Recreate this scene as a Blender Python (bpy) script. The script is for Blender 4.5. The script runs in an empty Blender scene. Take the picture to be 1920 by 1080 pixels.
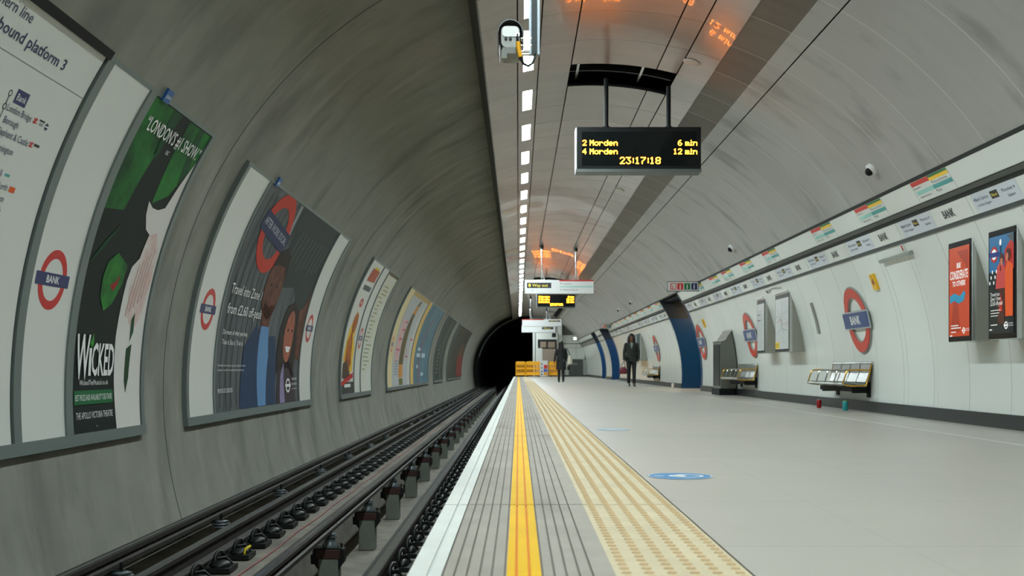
import bpy, bmesh, math, random
from mathutils import Vector, Matrix, Euler
random.seed(7)
C = bpy.context.scene.collection
SC = bpy.context.scene
# ------------------------------------------------------------------ camera, world, exposure
cam_d = bpy.data.cameras.new('camera'); cam = bpy.data.objects.new('camera', cam_d); C.objects.link(cam)
cam_d.sensor_width = 36.0; cam_d.lens = 37.5; cam_d.clip_start = 0.05; cam_d.clip_end = 300
cam.location = (0, 0, 0.59)
cam.rotation_euler = (math.radians(90), 0, 0); cam_d.shift_x = -0.00625; cam_d.shift_y = 0.078125
cam_d.dof.use_dof = True; cam_d.dof.focus_distance = 8.5; cam_d.dof.aperture_fstop = 4.0
SC.camera = cam
w = bpy.data.worlds.new('world'); SC.world = w; w.use_nodes = True
w.node_tree.nodes['Background'].inputs[0].default_value = (0.5, 0.55, 0.52, 1)
w.node_tree.nodes['Background'].inputs[1].default_value = 0.06
SC.view_settings.view_transform = 'Standard'; SC.view_settings.look = 'None'
SC.view_settings.gamma = 1.0; SC.view_settings.use_curve_mapping = False
SC.view_settings.exposure = 0.0
LIGHT = 184.0          # strength of the ceiling light diffusers
SC.cycles.use_denoising = True
SC.cycles.max_bounces = 8; SC.cycles.diffuse_bounces = 5; SC.cycles.glossy_bounces = 4
SC.cycles.sample_clamp_indirect = 6.0
SC.cycles.caustics_reflective = False; SC.cycles.caustics_refractive = False

PI = math.pi
CX, CZ = 0.93, 0.39          # tunnel axis
RR, RL = 3.83, 4.15          # cladding radius, concrete radius
# ------------------------------------------------------------------ materials
def lin(c):
    c = c / 255.0
    return c / 12.92 if c <= 0.04045 else ((c + 0.055) / 1.055) ** 2.4
MATS = {}
def M(name, rgb=(128,128,128), rough=0.5, metal=0.0, emit=0.0, var=0.0, scale=4.0, bump=0.0, stretch=(1,1,1), rgb2=None, spec=0.5, coat=0.0, emc=None):
    if name in MATS: return MATS[name]
    if name.startswith('print_'): rough, spec = 0.5, 0.2
    m = bpy.data.materials.new(name); m.use_nodes = True; MATS[name] = m
    nt = m.node_tree; N = nt.nodes; L = nt.links; b = N['Principled BSDF']
    col = tuple(lin(x) for x in rgb) + (1,)
    b.inputs['Base Color'].default_value = col
    b.inputs['Roughness'].default_value = rough; b.inputs['Metallic'].default_value = metal
    b.inputs['Specular IOR Level'].default_value = spec
    b.inputs['Coat Weight'].default_value = coat
    if emit:
        e = tuple(lin(x) for x in (emc or rgb)) + (1,)
        b.inputs['Emission Color'].default_value = e; b.inputs['Emission Strength'].default_value = emit
    if var or bump or rgb2:
        tc = N.new('ShaderNodeTexCoord'); mp = N.new('ShaderNodeMapping'); mp.inputs['Scale'].default_value = stretch
        L.new(tc.outputs['Object'], mp.inputs['Vector'])
        nz = N.new('ShaderNodeTexNoise'); nz.inputs['Scale'].default_value = scale; nz.inputs['Detail'].default_value = 6; nz.inputs['Roughness'].default_value = 0.6
        L.new(mp.outputs[0], nz.inputs['Vector'])
        if var or rgb2:
            c2 = tuple(lin(x) for x in rgb2) + (1,) if rgb2 else tuple(max(0, x * (1 - var)) for x in col[:3]) + (1,)
            rmp = N.new('ShaderNodeMapRange'); rmp.inputs['From Min'].default_value = 0.35; rmp.inputs['From Max'].default_value = 0.65
            L.new(nz.outputs['Fac'], rmp.inputs['Value'])
            mx = N.new('ShaderNodeMix'); mx.data_type = 'RGBA'; mx.inputs['A'].default_value = col; mx.inputs['B'].default_value = c2
            L.new(rmp.outputs[0], mx.inputs['Factor']); L.new(mx.outputs['Result'], b.inputs['Base Color'])
        if bump:
            bp = N.new('ShaderNodeBump'); bp.inputs['Strength'].default_value = bump; bp.inputs['Distance'].default_value = 0.01
            L.new(nz.outputs['Fac'], bp.inputs['Height']); L.new(bp.outputs[0], b.inputs['Normal'])
    return m
def joints(m, axis, pitch, phase, width, rgb, strength=1.0):
    """Thin joint lines every `pitch` metres along a world axis, laid over a material's base colour."""
    nt = m.node_tree; N = nt.nodes; L = nt.links; b = N['Principled BSDF']
    tc = N.new('ShaderNodeTexCoord'); sp = N.new('ShaderNodeSeparateXYZ'); L.new(tc.outputs['Object'], sp.inputs[0])
    def mth(op, a, c=None):
        n = N.new('ShaderNodeMath'); n.operation = op
        L.new(a, n.inputs[0])
        if c is not None: n.inputs[1].default_value = c
        return n.outputs[0]
    v = mth('ADD', sp.outputs[axis], -phase + pitch * 400 + width / 2)
    v = mth('MODULO', v, pitch); v = mth('LESS_THAN', v, width); v = mth('MULTIPLY', v, strength)
    mx = N.new('ShaderNodeMix'); mx.data_type = 'RGBA'; mx.inputs['B'].default_value = tuple(lin(x) for x in rgb) + (1,)
    bc = b.inputs['Base Color']
    if bc.links:
        src = bc.links[0].from_socket; L.new(src, mx.inputs['A'])
    else: mx.inputs['A'].default_value = bc.default_value
    L.new(v, mx.inputs['Factor']); L.new(mx.outputs['Result'], bc)
    return m
def panels(m, axis, pitch, phase, amount, shift=0.0):
    """Every panel its own slightly different tone (white noise on the panel number)."""
    nt = m.node_tree; N = nt.nodes; L = nt.links; b = N['Principled BSDF']
    tc = N.new('ShaderNodeTexCoord'); sp = N.new('ShaderNodeSeparateXYZ'); L.new(tc.outputs['Object'], sp.inputs[0])
    a = N.new('ShaderNodeMath'); a.operation = 'ADD'; a.inputs[1].default_value = -phase + shift; L.new(sp.outputs[axis], a.inputs[0])
    d = N.new('ShaderNodeMath'); d.operation = 'DIVIDE'; d.inputs[1].default_value = pitch; L.new(a.outputs[0], d.inputs[0])
    f = N.new('ShaderNodeMath'); f.operation = 'FLOOR'; L.new(d.outputs[0], f.inputs[0])
    wn = N.new('ShaderNodeTexWhiteNoise'); wn.noise_dimensions = '1D'; L.new(f.outputs[0], wn.inputs['W'])
    mr = N.new('ShaderNodeMapRange'); mr.inputs['To Min'].default_value = 1 - amount; mr.inputs['To Max'].default_value = 1 + amount
    L.new(wn.outputs['Value'], mr.inputs['Value'])
    mx = N.new('ShaderNodeMix'); mx.data_type = 'RGBA'; mx.blend_type = 'MULTIPLY'; mx.inputs['Factor'].default_value = 1
    bc = b.inputs['Base Color']
    if bc.links: L.new(bc.links[0].from_socket, mx.inputs['A'])
    else: mx.inputs['A'].default_value = bc.default_value
    L.new(mr.outputs[0], mx.inputs['B']); L.new(mx.outputs['Result'], bc)
    return m
def stains(m, rgb, scale, stretch, lo=0.55, hi=0.75, amount=0.6):
    """Blotches of dirt of their own shape over the base colour."""
    nt = m.node_tree; N = nt.nodes; L = nt.links; b = N['Principled BSDF']
    tc = N.new('ShaderNodeTexCoord'); mp = N.new('ShaderNodeMapping'); mp.inputs['Scale'].default_value = stretch
    L.new(tc.outputs['Object'], mp.inputs['Vector'])
    nz = N.new('ShaderNodeTexNoise'); nz.inputs['Scale'].default_value = scale; nz.inputs['Detail'].default_value = 5
    L.new(mp.outputs[0], nz.inputs['Vector'])
    mr = N.new('ShaderNodeMapRange'); mr.inputs['From Min'].default_value = lo; mr.inputs['From Max'].default_value = hi; mr.inputs['To Max'].default_value = amount
    L.new(nz.outputs['Fac'], mr.inputs['Value'])
    mx = N.new('ShaderNodeMix'); mx.data_type = 'RGBA'; mx.inputs['B'].default_value = tuple(lin(x) for x in rgb) + (1,)
    bc = b.inputs['Base Color']
    if bc.links: L.new(bc.links[0].from_socket, mx.inputs['A'])
    else: mx.inputs['A'].default_value = bc.default_value
    L.new(mr.outputs[0], mx.inputs['Factor']); L.new(mx.outputs['Result'], bc)
    return m

concrete = M('concrete', (138,137,126), 0.85, var=0.16, scale=1.9, stretch=(1,1.3,1), bump=0.12)
stains(concrete, (84,86,77), 1.0, (.7,1.6,.7), 0.5, 0.72, 0.6)
stains(concrete, (80,82,73), 2.2, (.7,2.2,.7), 0.6, 0.8, 0.35)
stains(concrete, (168,162,152), 1.3, (.5,2.2,.5), 0.56, 0.76, 0.45)
joints(concrete, 1, 8.2, 9.67, 0.02, (45,50,47))
darkconc = M('unlit_dark_concrete', (20,22,20), 0.95)  # near-black base colour paints in the darkness of the unlit tunnel
bedconc = M('bed_concrete', (125,120,108), 0.9, var=0.35, scale=5, bump=0.3)
stains(bedconc, (60,56,50), 2.0, (1,.3,1), 0.5, 0.7, 0.6)
panel_g = M('ceiling_panel', (160,150,141), 0.27, var=0.08, scale=1.5, stretch=(1,2,1), coat=0.25)
panels(panel_g, 1, 0.96, 13.71, 0.06); joints(panel_g, 1, 0.96, 13.71, 0.008, (50,48,46))
mesh_b = M('perforated_strip', (104,96,84), 0.6, var=0.15, scale=2, stretch=(.6,3,.6))
panels(mesh_b, 1, 0.96, 10.30, 0.16); joints(mesh_b, 1, 0.96, 10.30, 0.012, (165,160,148))
mesh_g = M('perforated_panel', (170,168,162), 0.65, var=0.06, scale=2, stretch=(.6,3,.6))
panels(mesh_g, 1, 0.96, 10.30, 0.045); stains(mesh_g, (118,118,110), 1.0, (.9,1.9,.9), 0.54, 0.7, 0.65)
joints(mesh_g, 1, 0.96, 10.30, 0.014, (192,190,182))
enamel = M('white_enamel', (224,229,222), 0.22, var=0.03, scale=.7, coat=0.2)
joints(enamel, 1, 0.955, 10.29, 0.006, (120,128,124)); panels(enamel, 1, 0.955, 10.29, 0.02)
frieze_w = M('frieze_enamel', (222,226,219), 0.25)
frieze_b = M('frieze_panel_blue_white', (206,212,220), 0.3)
trimgrey = M('trim_grey', (72,80,77), 0.45, metal=0.3)
trimdark = M('trim_dark', (24,31,29), 0.6)
black = M('black', (9,11,11), 0.6, spec=.25)
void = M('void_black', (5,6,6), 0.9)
skirt = M('skirting_dark', (22,29,27), 0.4)
whitesat = M('white_satin', (215,215,210), 0.35)
floor_m = M('terrazzo', (170,164,153), 0.38, var=0.05, scale=1.1, spec=.45)
stains(floor_m, (150,148,142), 0.6, (1,1,1), 0.45, 0.7, 0.35)
joints(floor_m, 1, 1.2, 3.53, 0.006, (120,118,112), 0.8); joints(floor_m, 0, 0.6, 1.27, 0.005, (140,138,132), 0.6)
coping_m = M('coping_stone', (158,150,138), 0.75, var=0.14, scale=6, stretch=(1,.5,1), bump=0.1, spec=.2)
stains(coping_m, (120,112,102), 2.5, (1,.25,1), 0.52, 0.7, 0.5)
groove_m = M('groove_brown', (98,88,78), 0.8)  # groove bottoms coloured darker than the stone
white_p = M('white_nosing', (208,209,201), 0.7, spec=.2, var=0.07, scale=6)
yellow_p = M('yellow_paint', (226,178,4), 0.6, var=0.12, scale=5, stretch=(1,.4,1), spec=.03)
tact_m = M('tactile_buff', (194,180,148), 0.75, spec=.2, var=0.14, scale=5)
blister_m = M('tactile_blister', (186,160,120), 0.7, spec=.2)
edge_light = M('floor_light_strip', (202,198,188), 0.35)
steel = M('rail_steel', (120,122,120), 0.28, metal=0.9, var=0.3, scale=8)
rust = M('rail_side', (58,54,48), 0.65, metal=0.4, var=0.4, scale=9)
rubber = M('clip_iron', (26,30,28), 0.45, metal=0.5)
postc = M('post_concrete', (112,116,106), 0.8, var=0.2, scale=6, bump=0.2)
redbrown = M('post_cap_redbrown', (58,30,26), 0.5)
porc = M('insulator_porcelain', (88,96,98), 0.25)
alu = M('aluminium_frame', (112,122,119), 0.4, metal=0.25, var=0.06, scale=3)
boxgrey = M('box_side_grey', (158,156,146), 0.4, metal=0.5)
silver = M('silver', (196,198,196), 0.25, metal=0.9)
chrome = M('chrome', (205,205,200), 0.15, metal=1.0)
dkmetal = M('dark_metal', (34,38,37), 0.4, metal=0.5)
blueE = M('blue_enamel', (14,60,102), 0.3)
navy = M('navy', (16,34,92), 0.35)
red = M('roundel_red', (196,28,26), 0.35)
redO = M('roundel_red_wall', (206,52,30), 0.3)
wtxt = M('white_print', (232,234,230), 0.4)
ktxt = M('black_print', (22,24,28), 0.4)
ntxt = M('navy_print', (26,36,84), 0.4)
paper = M('poster_white', (214,215,208), 0.3)
def lit(name, rgb, e=0.35): return M(name, rgb, 0.2, emit=e, coat=0.3)
led = M('led_diffuser', (255,255,250), 0.4, emit=LIGHT)
led.node_tree.nodes['Principled BSDF'].inputs['Emission Color'].default_value = (.865, 1.0, 1.03, 1)
dmi_on = M('led_amber', (255,150,30), 0.5, emit=44.0, emc=(255,128,22))

# ------------------------------------------------------------------ mesh builder
class MB:
    def __init__(s): s.v = []; s.f = []; s.mi = []; s.sm = []; s.ms = []
    def k(s, m):
        if m not in s.ms: s.ms.append(m)
        return s.ms.index(m)
    def add(s, vs, fs, m, smooth=False):
        o = len(s.v); s.v += [tuple(x) for x in vs]; i = s.k(m)
        for f in fs: s.f.append(tuple(o + a for a in f)); s.mi.append(i); s.sm.append(smooth)
        return s
    def box(s, x0, x1, y0, y1, z0, z1, m, rot=None):
        vs = [(x, y, z) for x in (x0, x1) for y in (y0, y1) for z in (z0, z1)]
        if rot is not None:
            c = Vector(((x0+x1)/2, (y0+y1)/2, (z0+z1)/2)); e = Euler(rot).to_matrix()
            vs = [tuple(e @ (Vector(p) - c) + c) for p in vs]
        return s.add(vs, [(0,1,3,2), (4,6,7,5), (0,4,5,1), (2,3,7,6), (0,2,6,4), (1,5,7,3)], m)
    def ext(s, prof, y0, y1, m, axis='y', caps=True):
        """closed 2D outline (x,z) pushed along y (or outline (y,z) along x)"""
        n = len(prof)
        P = (lambda p, t: (p[0], t, p[1])) if axis == 'y' else ((lambda p, t: (t, p[0], p[1])) if axis == 'x' else (lambda p, t: (p[0], p[1], t)))
        vs = [P(p, y0) for p in prof] + [P(p, y1) for p in prof]
        fs = [(i, (i+1) % n, n + (i+1) % n, n + i) for i in range(n)]
        if caps: fs += [tuple(range(n))[::-1], tuple(range(n, 2*n))]
        return s.add(vs, fs, m)
    def tube(s, pts, r, m, n=10, caps=True):
        pts = [Vector(p) for p in pts]; rs = r if isinstance(r, (list, tuple)) else [r] * len(pts)
        vs = []; up0 = Vector((0, 0, 1))
        for i, p in enumerate(pts):
            t = (pts[min(i+1, len(pts)-1)] - pts[max(i-1, 0)]).normalized()
            a = t.cross(up0) if abs(t.z) < 0.95 else t.cross(Vector((0, 1, 0)))
            a.normalize(); b = t.cross(a)
            for j in range(n):
                q = 2 * PI * j / n; vs.append(p + (a * math.cos(q) + b * math.sin(q)) * rs[i])
        fs = [(i*n + j, i*n + (j+1) % n, (i+1)*n + (j+1) % n, (i+1)*n + j) for i in range(len(pts)-1) for j in range(n)]
        s.add(vs, fs, m, True)
        if caps:
            s.add(vs[:n], [tuple(range(n))[::-1]], m); s.add(vs[-n:], [tuple(range(n))], m)
        return s
    def lathe(s, prof, c, m, n=20, axis='z'):
        vs = []
        for r, h in prof:
            for j in range(n):
                q = 2 * PI * j / n; a, b = r * math.cos(q), r * math.sin(q)
                vs.append((c[0]+a, c[1]+b, c[2]+h) if axis == 'z' else ((c[0]+a, c[1]+h, c[2]+b) if axis == 'y' else (c[0]+h, c[1]+a, c[2]+b)))
        fs = [(i*n + j, i*n + (j+1) % n, (i+1)*n + (j+1) % n, (i+1)*n + j) for i in range(len(prof)-1) for j in range(n)]
        s.add(vs, fs, m, True)
        if prof[0][0] > 1e-4: s.add(vs[:n], [tuple(range(n))[::-1]], m)
        if prof[-1][0] > 1e-4: s.add(vs[-n:], [tuple(range(n))], m)
        return s
    def loft(s, rings, m, caps=True, smooth=True):
        n = len(rings[0]); vs = [p for r in rings for p in r]
        fs = [(i*n + j, i*n + (j+1) % n, (i+1)*n + (j+1) % n, (i+1)*n + j) for i in range(len(rings)-1) for j in range(n)]
        s.add(vs, fs, m, smooth)
        if caps: s.add(rings[0], [tuple(range(n))[::-1]], m); s.add(rings[-1], [tuple(range(n))], m)
        return s
    def ball(s, c, r, m, n=14):
        rx, ry, rz = r if isinstance(r, tuple) else (r, r, r)
        rings = []
        for i in range(1, n // 2):
            t = PI * i / (n // 2) - PI / 2
            rings.append([(c[0] + rx*math.cos(t)*math.cos(2*PI*j/n), c[1] + ry*math.cos(t)*math.sin(2*PI*j/n), c[2] + rz*math.sin(t)) for j in range(n)])
        vs = [p for r_ in rings for p in r_] + [(c[0], c[1], c[2]-rz), (c[0], c[1], c[2]+rz)]
        k = len(rings)
        fs = [(i*n + j, i*n + (j+1) % n, (i+1)*n + (j+1) % n, (i+1)*n + j) for i in range(k-1) for j in range(n)]
        fs += [(k*n, (j+1) % n, j) for j in range(n)] + [(k*n+1, (k-1)*n + j, (k-1)*n + (j+1) % n) for j in range(n)]
        return s.add(vs, fs, m, True)
    def arc(s, r, t, a0, a1, y0, y1, m, step=1.5, mout=None):
        """slab of the tunnel lining: inner radius r, thickness t, angles in degrees from +X about the axis"""
        n = max(1, int(math.ceil(abs(a1 - a0) / step)))
        an = [math.radians(a0 + (a1 - a0) * i / n) for i in range(n + 1)]
        def P(rad, a, y): return (CX + rad * math.cos(a), y, CZ + rad * math.sin(a))
        vi = [P(r, a, y) for a in an for y in (y0, y1)]; vo = [P(r + t, a, y) for a in an for y in (y0, y1)]
        q = [(2*i, 2*i+1, 2*i+3, 2*i+2) for i in range(n)]
        s.add(vi, q, m, True); s.add(vo, [f[::-1] for f in q], mout or m, True)
        for e in (0, n):
            s.add([vi[2*e], vi[2*e+1], vo[2*e+1], vo[2*e]], [(0,1,2,3) if e else (3,2,1,0)], m)
        for kx in (0, 1):
            vs = [vi[2*i+kx] for i in range(n+1)] + [vo[2*i+kx] for i in range(n+1)]
            s.add(vs, [(i, i+1, n+1+i+1, n+1+i) if kx else (n+1+i, n+1+i+1, i+1, i) for i in range(n)], m)
        return s
    def build(s, name, parent=None, bevel=0, origin=None, mats=None):
        me = bpy.data.meshes.new(name)
        vs = s.v
        if origin: vs = [(a-origin[0], b-origin[1], c-origin[2]) for a, b, c in vs]
        me.from_pydata(vs, [], s.f); me.polygons.foreach_set('material_index', s.mi); me.polygons.foreach_set('use_smooth', s.sm)
        for m in s.ms: me.materials.append(m)
        me.validate(); me.update()
        o = bpy.data.objects.new(name, me); C.objects.link(o)
        if origin: o.location = origin
        if parent: o.parent = parent
        if bevel:
            b = o.modifiers.new('bevel', 'BEVEL'); b.width = bevel; b.segments = 2; b.limit_method = 'ANGLE'; b.angle_limit = math.radians(40)
        return o
def tag(o, label=None, cat=None, group=None, kind=None):
    if label: o['label'] = label
    if cat: o['category'] = cat
    if group: o['group'] = group
    if kind: o['kind'] = kind
    return o
def empty(name, loc=(0,0,0), label=None, cat=None, group=None, rz=0):
    o = bpy.data.objects.new(name, None); C.objects.link(o); o.location = loc; o.rotation_euler = (0, 0, rz); o.empty_display_size = 0.1
    return tag(o, label, cat, group)
def copy_tree(o, parent=None):
    c = o.copy(); C.objects.link(c)
    if parent: c.parent = parent
    for ch in list(o.children): copy_tree(ch, c)
    return c
def struct(o): o['kind'] = 'structure'; return o
_o1 = ['', 'first','second','third','fourth','fifth','sixth','seventh','eighth','ninth','tenth','eleventh','twelfth','thirteenth','fourteenth','fifteenth','sixteenth','seventeenth','eighteenth','nineteenth']
_tens = {2:'twent',3:'thirt',4:'fort',5:'fift'}
def nth(n):
    if n < 20: return _o1[n]
    t, u = divmod(n, 10)
    return _tens[t] + ('ieth' if u == 0 else 'y-' + _o1[u])

# ------------------------------------------------------------------ flat print on curved or flat surfaces
def LP(u, v, h=0.0):                 # left concrete lining: u = metres along the tunnel, v = metres up the arc from axis height
    a = v / RL; r = RL - h
    return (CX - r * math.cos(a), u, CZ + r * math.sin(a))
def RP(u, v, h=0.0):                 # right lining
    a = v / RR; r = RR - h
    return (CX + r * math.cos(a), u, CZ + r * math.sin(a))
_tc = {}
def text_mesh(s, bold=0.0):
    key = (s, bold)
    if key in _tc: return _tc[key]
    cu = bpy.data.curves.new('t', 'FONT'); cu.body = s; cu.size = 1.0; cu.resolution_u = 2; cu.offset = bold
    ob = bpy.data.objects.new('t', cu); C.objects.link(ob)
    dg = bpy.context.evaluated_depsgraph_get()
    me = ob.evaluated_get(dg).to_mesh()
    vs = [(p.co.x, p.co.y) for p in me.vertices]; fs = [tuple(p.vertices) for p in me.polygons]
    ob.evaluated_get(dg).to_mesh_clear(); bpy.data.objects.remove(ob); bpy.data.curves.remove(cu)
    if not vs: vs = [(0, 0)]
    x0 = min(a for a, b in vs); x1 = max(a for a, b in vs)
    _tc[key] = ([(a - x0, b) for a, b in vs], fs, max(x1 - x0, 1e-3))
    return _tc[key]
class Art:
    """print made of flat polygons; (x,y) in reading direction, mapped on a surface"""
    def __init__(s, fmap, curved=True, h0=0.0): s.f = fmap; s.c = curved; s.h0 = h0; s.items = []
    def poly(s, pts, m, lay=1): s.items.append((list(pts), [tuple(range(len(pts)))], m, lay)); return s
    def rect(s, x0, x1, y0, y1, m, lay=1): return s.poly([(x0,y0),(x1,y0),(x1,y1),(x0,y1)], m, lay)
    def ell(s, cx, cy, rx, ry, m, lay=1, n=28, rot=0):
        c, d = math.cos(rot), math.sin(rot)
        return s.poly([(cx + rx*math.cos(2*PI*i/n)*c - ry*math.sin(2*PI*i/n)*d, cy + rx*math.cos(2*PI*i/n)*d + ry*math.sin(2*PI*i/n)*c) for i in range(n)], m, lay)
    def ring(s, cx, cy, ro, ri, m, lay=1, n=40, a0=0, a1=2*PI, sx=1.0, rot=0):
        vs = []; fs = []
        for i in range(n + 1):
            q = a0 + (a1 - a0) * i / n
            for r in (ro, ri):
                x, y = r*sx*math.cos(q), r*math.sin(q)
                vs.append((cx + x*math.cos(rot) - y*math.sin(rot), cy + x*math.sin(rot) + y*math.cos(rot)))
        for i in range(n): fs.append((2*i+1, 2*i, 2*i+2, 2*i+3))
        s.items.append((vs, fs, m, lay)); return s
    def text(s, t, x, y, h, m, al='l', w=None, lay=2, bold=0.0, rot=0):
        vs, fs, tw = text_mesh(t, bold); sy = h / 0.70; sx = (w / tw) if w else sy * 0.9
        W = tw * sx; ox = {'l': 0, 'c': -W/2, 'r': -W}[al]; c, d = math.cos(rot), math.sin(rot)
        out = []
        for a, b in vs:
            p, q = a*sx + ox, b*sy; out.append((x + p*c - q*d, y + p*d + q*c))
        s.items.append((out, fs, m, lay)); return s
    def roundel(s, cx, cy, R, word='BANK', lay=1, rm=None, bm=None, tm=None, rot=0, bar=1.22):
        s.ring(cx, cy, R, R*0.70, rm or red, lay, rot=rot)
        c, d = math.cos(rot), math.sin(rot); bw, bh = R*bar, R*0.215
        s.poly([(cx + a*c - b*d, cy + a*d + b*c) for a, b in ((-bw,-bh),(bw,-bh),(bw,bh),(-bw,bh))], bm or navy, lay + 1)
        if word: s.text(word, cx + R*0.11*d, cy - R*0.11*c, R*0.24, tm or wtxt, 'c', w=R*(0.95 if len(word) < 6 else 1.9), lay=lay + 2, bold=0.02, rot=rot)
        return s
    def build(s, name, parent=None, label=None):
        mb = MB()
        for vs, fs, m, lay in s.items:
            h = s.h0 + 0.0012 * lay
            ys = [b for a, b in vs]
            if s.c and max(ys) - min(ys) > 0.12:
                bm = bmesh.new(); bv = [bm.verts.new((a, b, 0)) for a, b in vs]
                for f in fs:
                    try: bm.faces.new([bv[i] for i in f])
                    except ValueError: pass
                y = math.floor(min(ys) / 0.1) * 0.1 + 0.1
                while y < max(ys) - 1e-4:
                    bmesh.ops.bisect_plane(bm, geom=bm.verts[:] + bm.edges[:] + bm.faces[:], plane_co=(0, y, 0), plane_no=(0, 1, 0), dist=1e-6); y += 0.1
                big = [f for f in bm.faces if len(f.verts) > 4]
                if big: bmesh.ops.triangulate(bm, faces=big)
                bm.verts.index_update()
                vs2 = [(v.co.x, v.co.y) for v in bm.verts]; fs2 = [tuple(v.index for v in f.verts) for f in bm.faces]; bm.free()
            else: vs2, fs2 = vs, fs
            mb.add([s.f(a, b, h) for a, b in vs2], fs2, m)
        o = mb.build(name, parent)
        if label: o['label'] = label
        return o
def slab(fmap, x0, x1, y0, y1, h0, h1, m, name, parent=None, mb=None):
    """solid sheet between heights h0..h1 over a mapped surface"""
    own = mb is None; mb = mb or MB(); n = max(1, int(math.ceil((y1 - y0) / 0.08)))
    ys = [y0 + (y1 - y0) * i / n for i in range(n + 1)]
    top = [fmap(x, y, h1) for y in ys for x in (x0, x1)]; bot = [fmap(x, y, h0) for y in ys for x in (x0, x1)]
    q = [(2*i, 2*i+1, 2*i+3, 2*i+2) for i in range(n)]
    mb.add(top, q, m, True); mb.add(bot, [f[::-1] for f in q], m, True)
    for kx in (0, 1):
        mb.add([top[2*i+kx] for i in range(n+1)] + [bot[2*i+kx] for i in range(n+1)], [(i, n+1+i, n+2+i, i+1) for i in range(n)], m)
    for e in (0, n): mb.add([top[2*e], top[2*e+1], bot[2*e+1], bot[2*e]], [(0,1,2,3)], m)
    return mb.build(name, parent) if own else mb

# ================================================================== SETTING
YB, YE = -10.0, 74.0
# concrete lining on the track side, running tunnel beyond the platform end painted dark as unlit
mb = MB(); mb.arc(RL, 0.3, 103, 210, YB, 76, concrete); struct(mb.build('wall_left'))
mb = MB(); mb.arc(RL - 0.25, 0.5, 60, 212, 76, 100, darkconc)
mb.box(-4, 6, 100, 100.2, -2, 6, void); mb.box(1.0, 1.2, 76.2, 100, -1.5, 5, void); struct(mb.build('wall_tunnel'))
mb = MB(); ring = []
mb.arc(RL - 0.32, 0.05, 104, 165, 75.6, 75.75, M('portal_rim', (120,124,120), 0.5)); struct(mb.build('trim_12'))
# back end behind the camera
mb = MB(); mb.box(-4, 6, YB - 0.2, YB, -2, 5, concrete); struct(mb.build('wall_back'))
# track bed with a central pit
mb = MB()
prof = [(-3.6,-1.6), (-3.6,-.95), (-1.86,-.95), (-1.86,-1.32), (-1.08,-1.32), (-1.08,-.92), (-.30,-.92), (-.30,-1.6)]
mb.ext(prof, YB, 99, bedconc)
struct(mb.build('floor_track_bed'))
# platform body and paving
mb = MB(); mb.box(-.335, 0.9, YB, YE + 2, -1.3, -.062, M('platform_face', (60,60,55), 0.9, var=0.4, scale=3)); struct(mb.build('trim_1'))
mb = MB(); mb.box(0.672, 8.5, YB, YE + 5, -.15, 0.0, floor_m); struct(mb.build('floor'))
mb = MB(); mb.box(3.83, 3.862, YB, YE, 0.0, 0.0012, edge_light); struct(mb.build('trim_2'))
E0 = -.317
def coping(x0, x1, grooves, mat, gm, name, over=None, gw=0.006):
    mb = MB(); xs = [x0]; 
    for g in grooves: xs += [g - gw/2, g + gw/2]
    xs.append(x1)
    y = 4.61 - 4.7 * 4
    while y < YE:
        a, b = y + 0.008, min(y + 4.7 - 0.008, YE + .2)
        mb.box(x0, x1, y, min(y + 4.7, YE + .2), -.06, -.03, trimdark); mb.box(x0, x1, a, b, -.031, -.007, gm)
        for i in range(0, len(xs), 2): mb.box(xs[i], xs[i+1], a, b, -.0072, 0.0, mat)
        y += 4.7
    return struct(mb.build(name))
coping(E0, -.22, [-.258], white_p, M('white_groove', (186,190,186), .6), 'trim_3', gw=0.01)
coping(-.22, -.034, [-.217, -.183, -.148, -.111, -.076, -.039], coping_m, groove_m, 'trim_4')
coping(-.034, .066, [-.006, .032], yellow_p, M('yellow_groove', (206,120,14), .7, spec=.1), 'trim_5', gw=0.008)
coping(.066, .278, [.069, .103, .138, .175, .213], coping_m, groove_m, 'trim_6')
coping(.278, .672, [.669], tact_m, groove_m, 'trim_7')
mb = MB(); y = 2.4; n = 10
while y < 46:
    for i in range(6):
        cx = .278 + .0327 + i * .0655; r0, r1, hh = .0165, .011, .0055
        if y < 14:
            vs = [(cx + r*math.cos(2*PI*j/n), y + r*math.sin(2*PI*j/n), z) for r, z in ((r0, 0), (r1, hh)) for j in range(n)]
            mb.add(vs, [(j, (j+1) % n, n + (j+1) % n, n + j) for j in range(n)] + [tuple(range(n, 2*n))], blister_m)
        else:
            k = 6; vs = [(cx + r*math.cos(2*PI*j/k), y + r*math.sin(2*PI*j/k), z) for r, z in ((r0, 0), (r1, hh)) for j in range(k)]
            mb.add(vs, [(j, (j+1) % k, k + (j+1) % k, k + j) for j in range(k)] + [tuple(range(k, 2*k))], blister_m)
    y += .0667
tag(mb.build('tactile_blisters'), 'buff raised blisters of the tactile warning paving along the platform edge', 'paving', kind='stuff')

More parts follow.
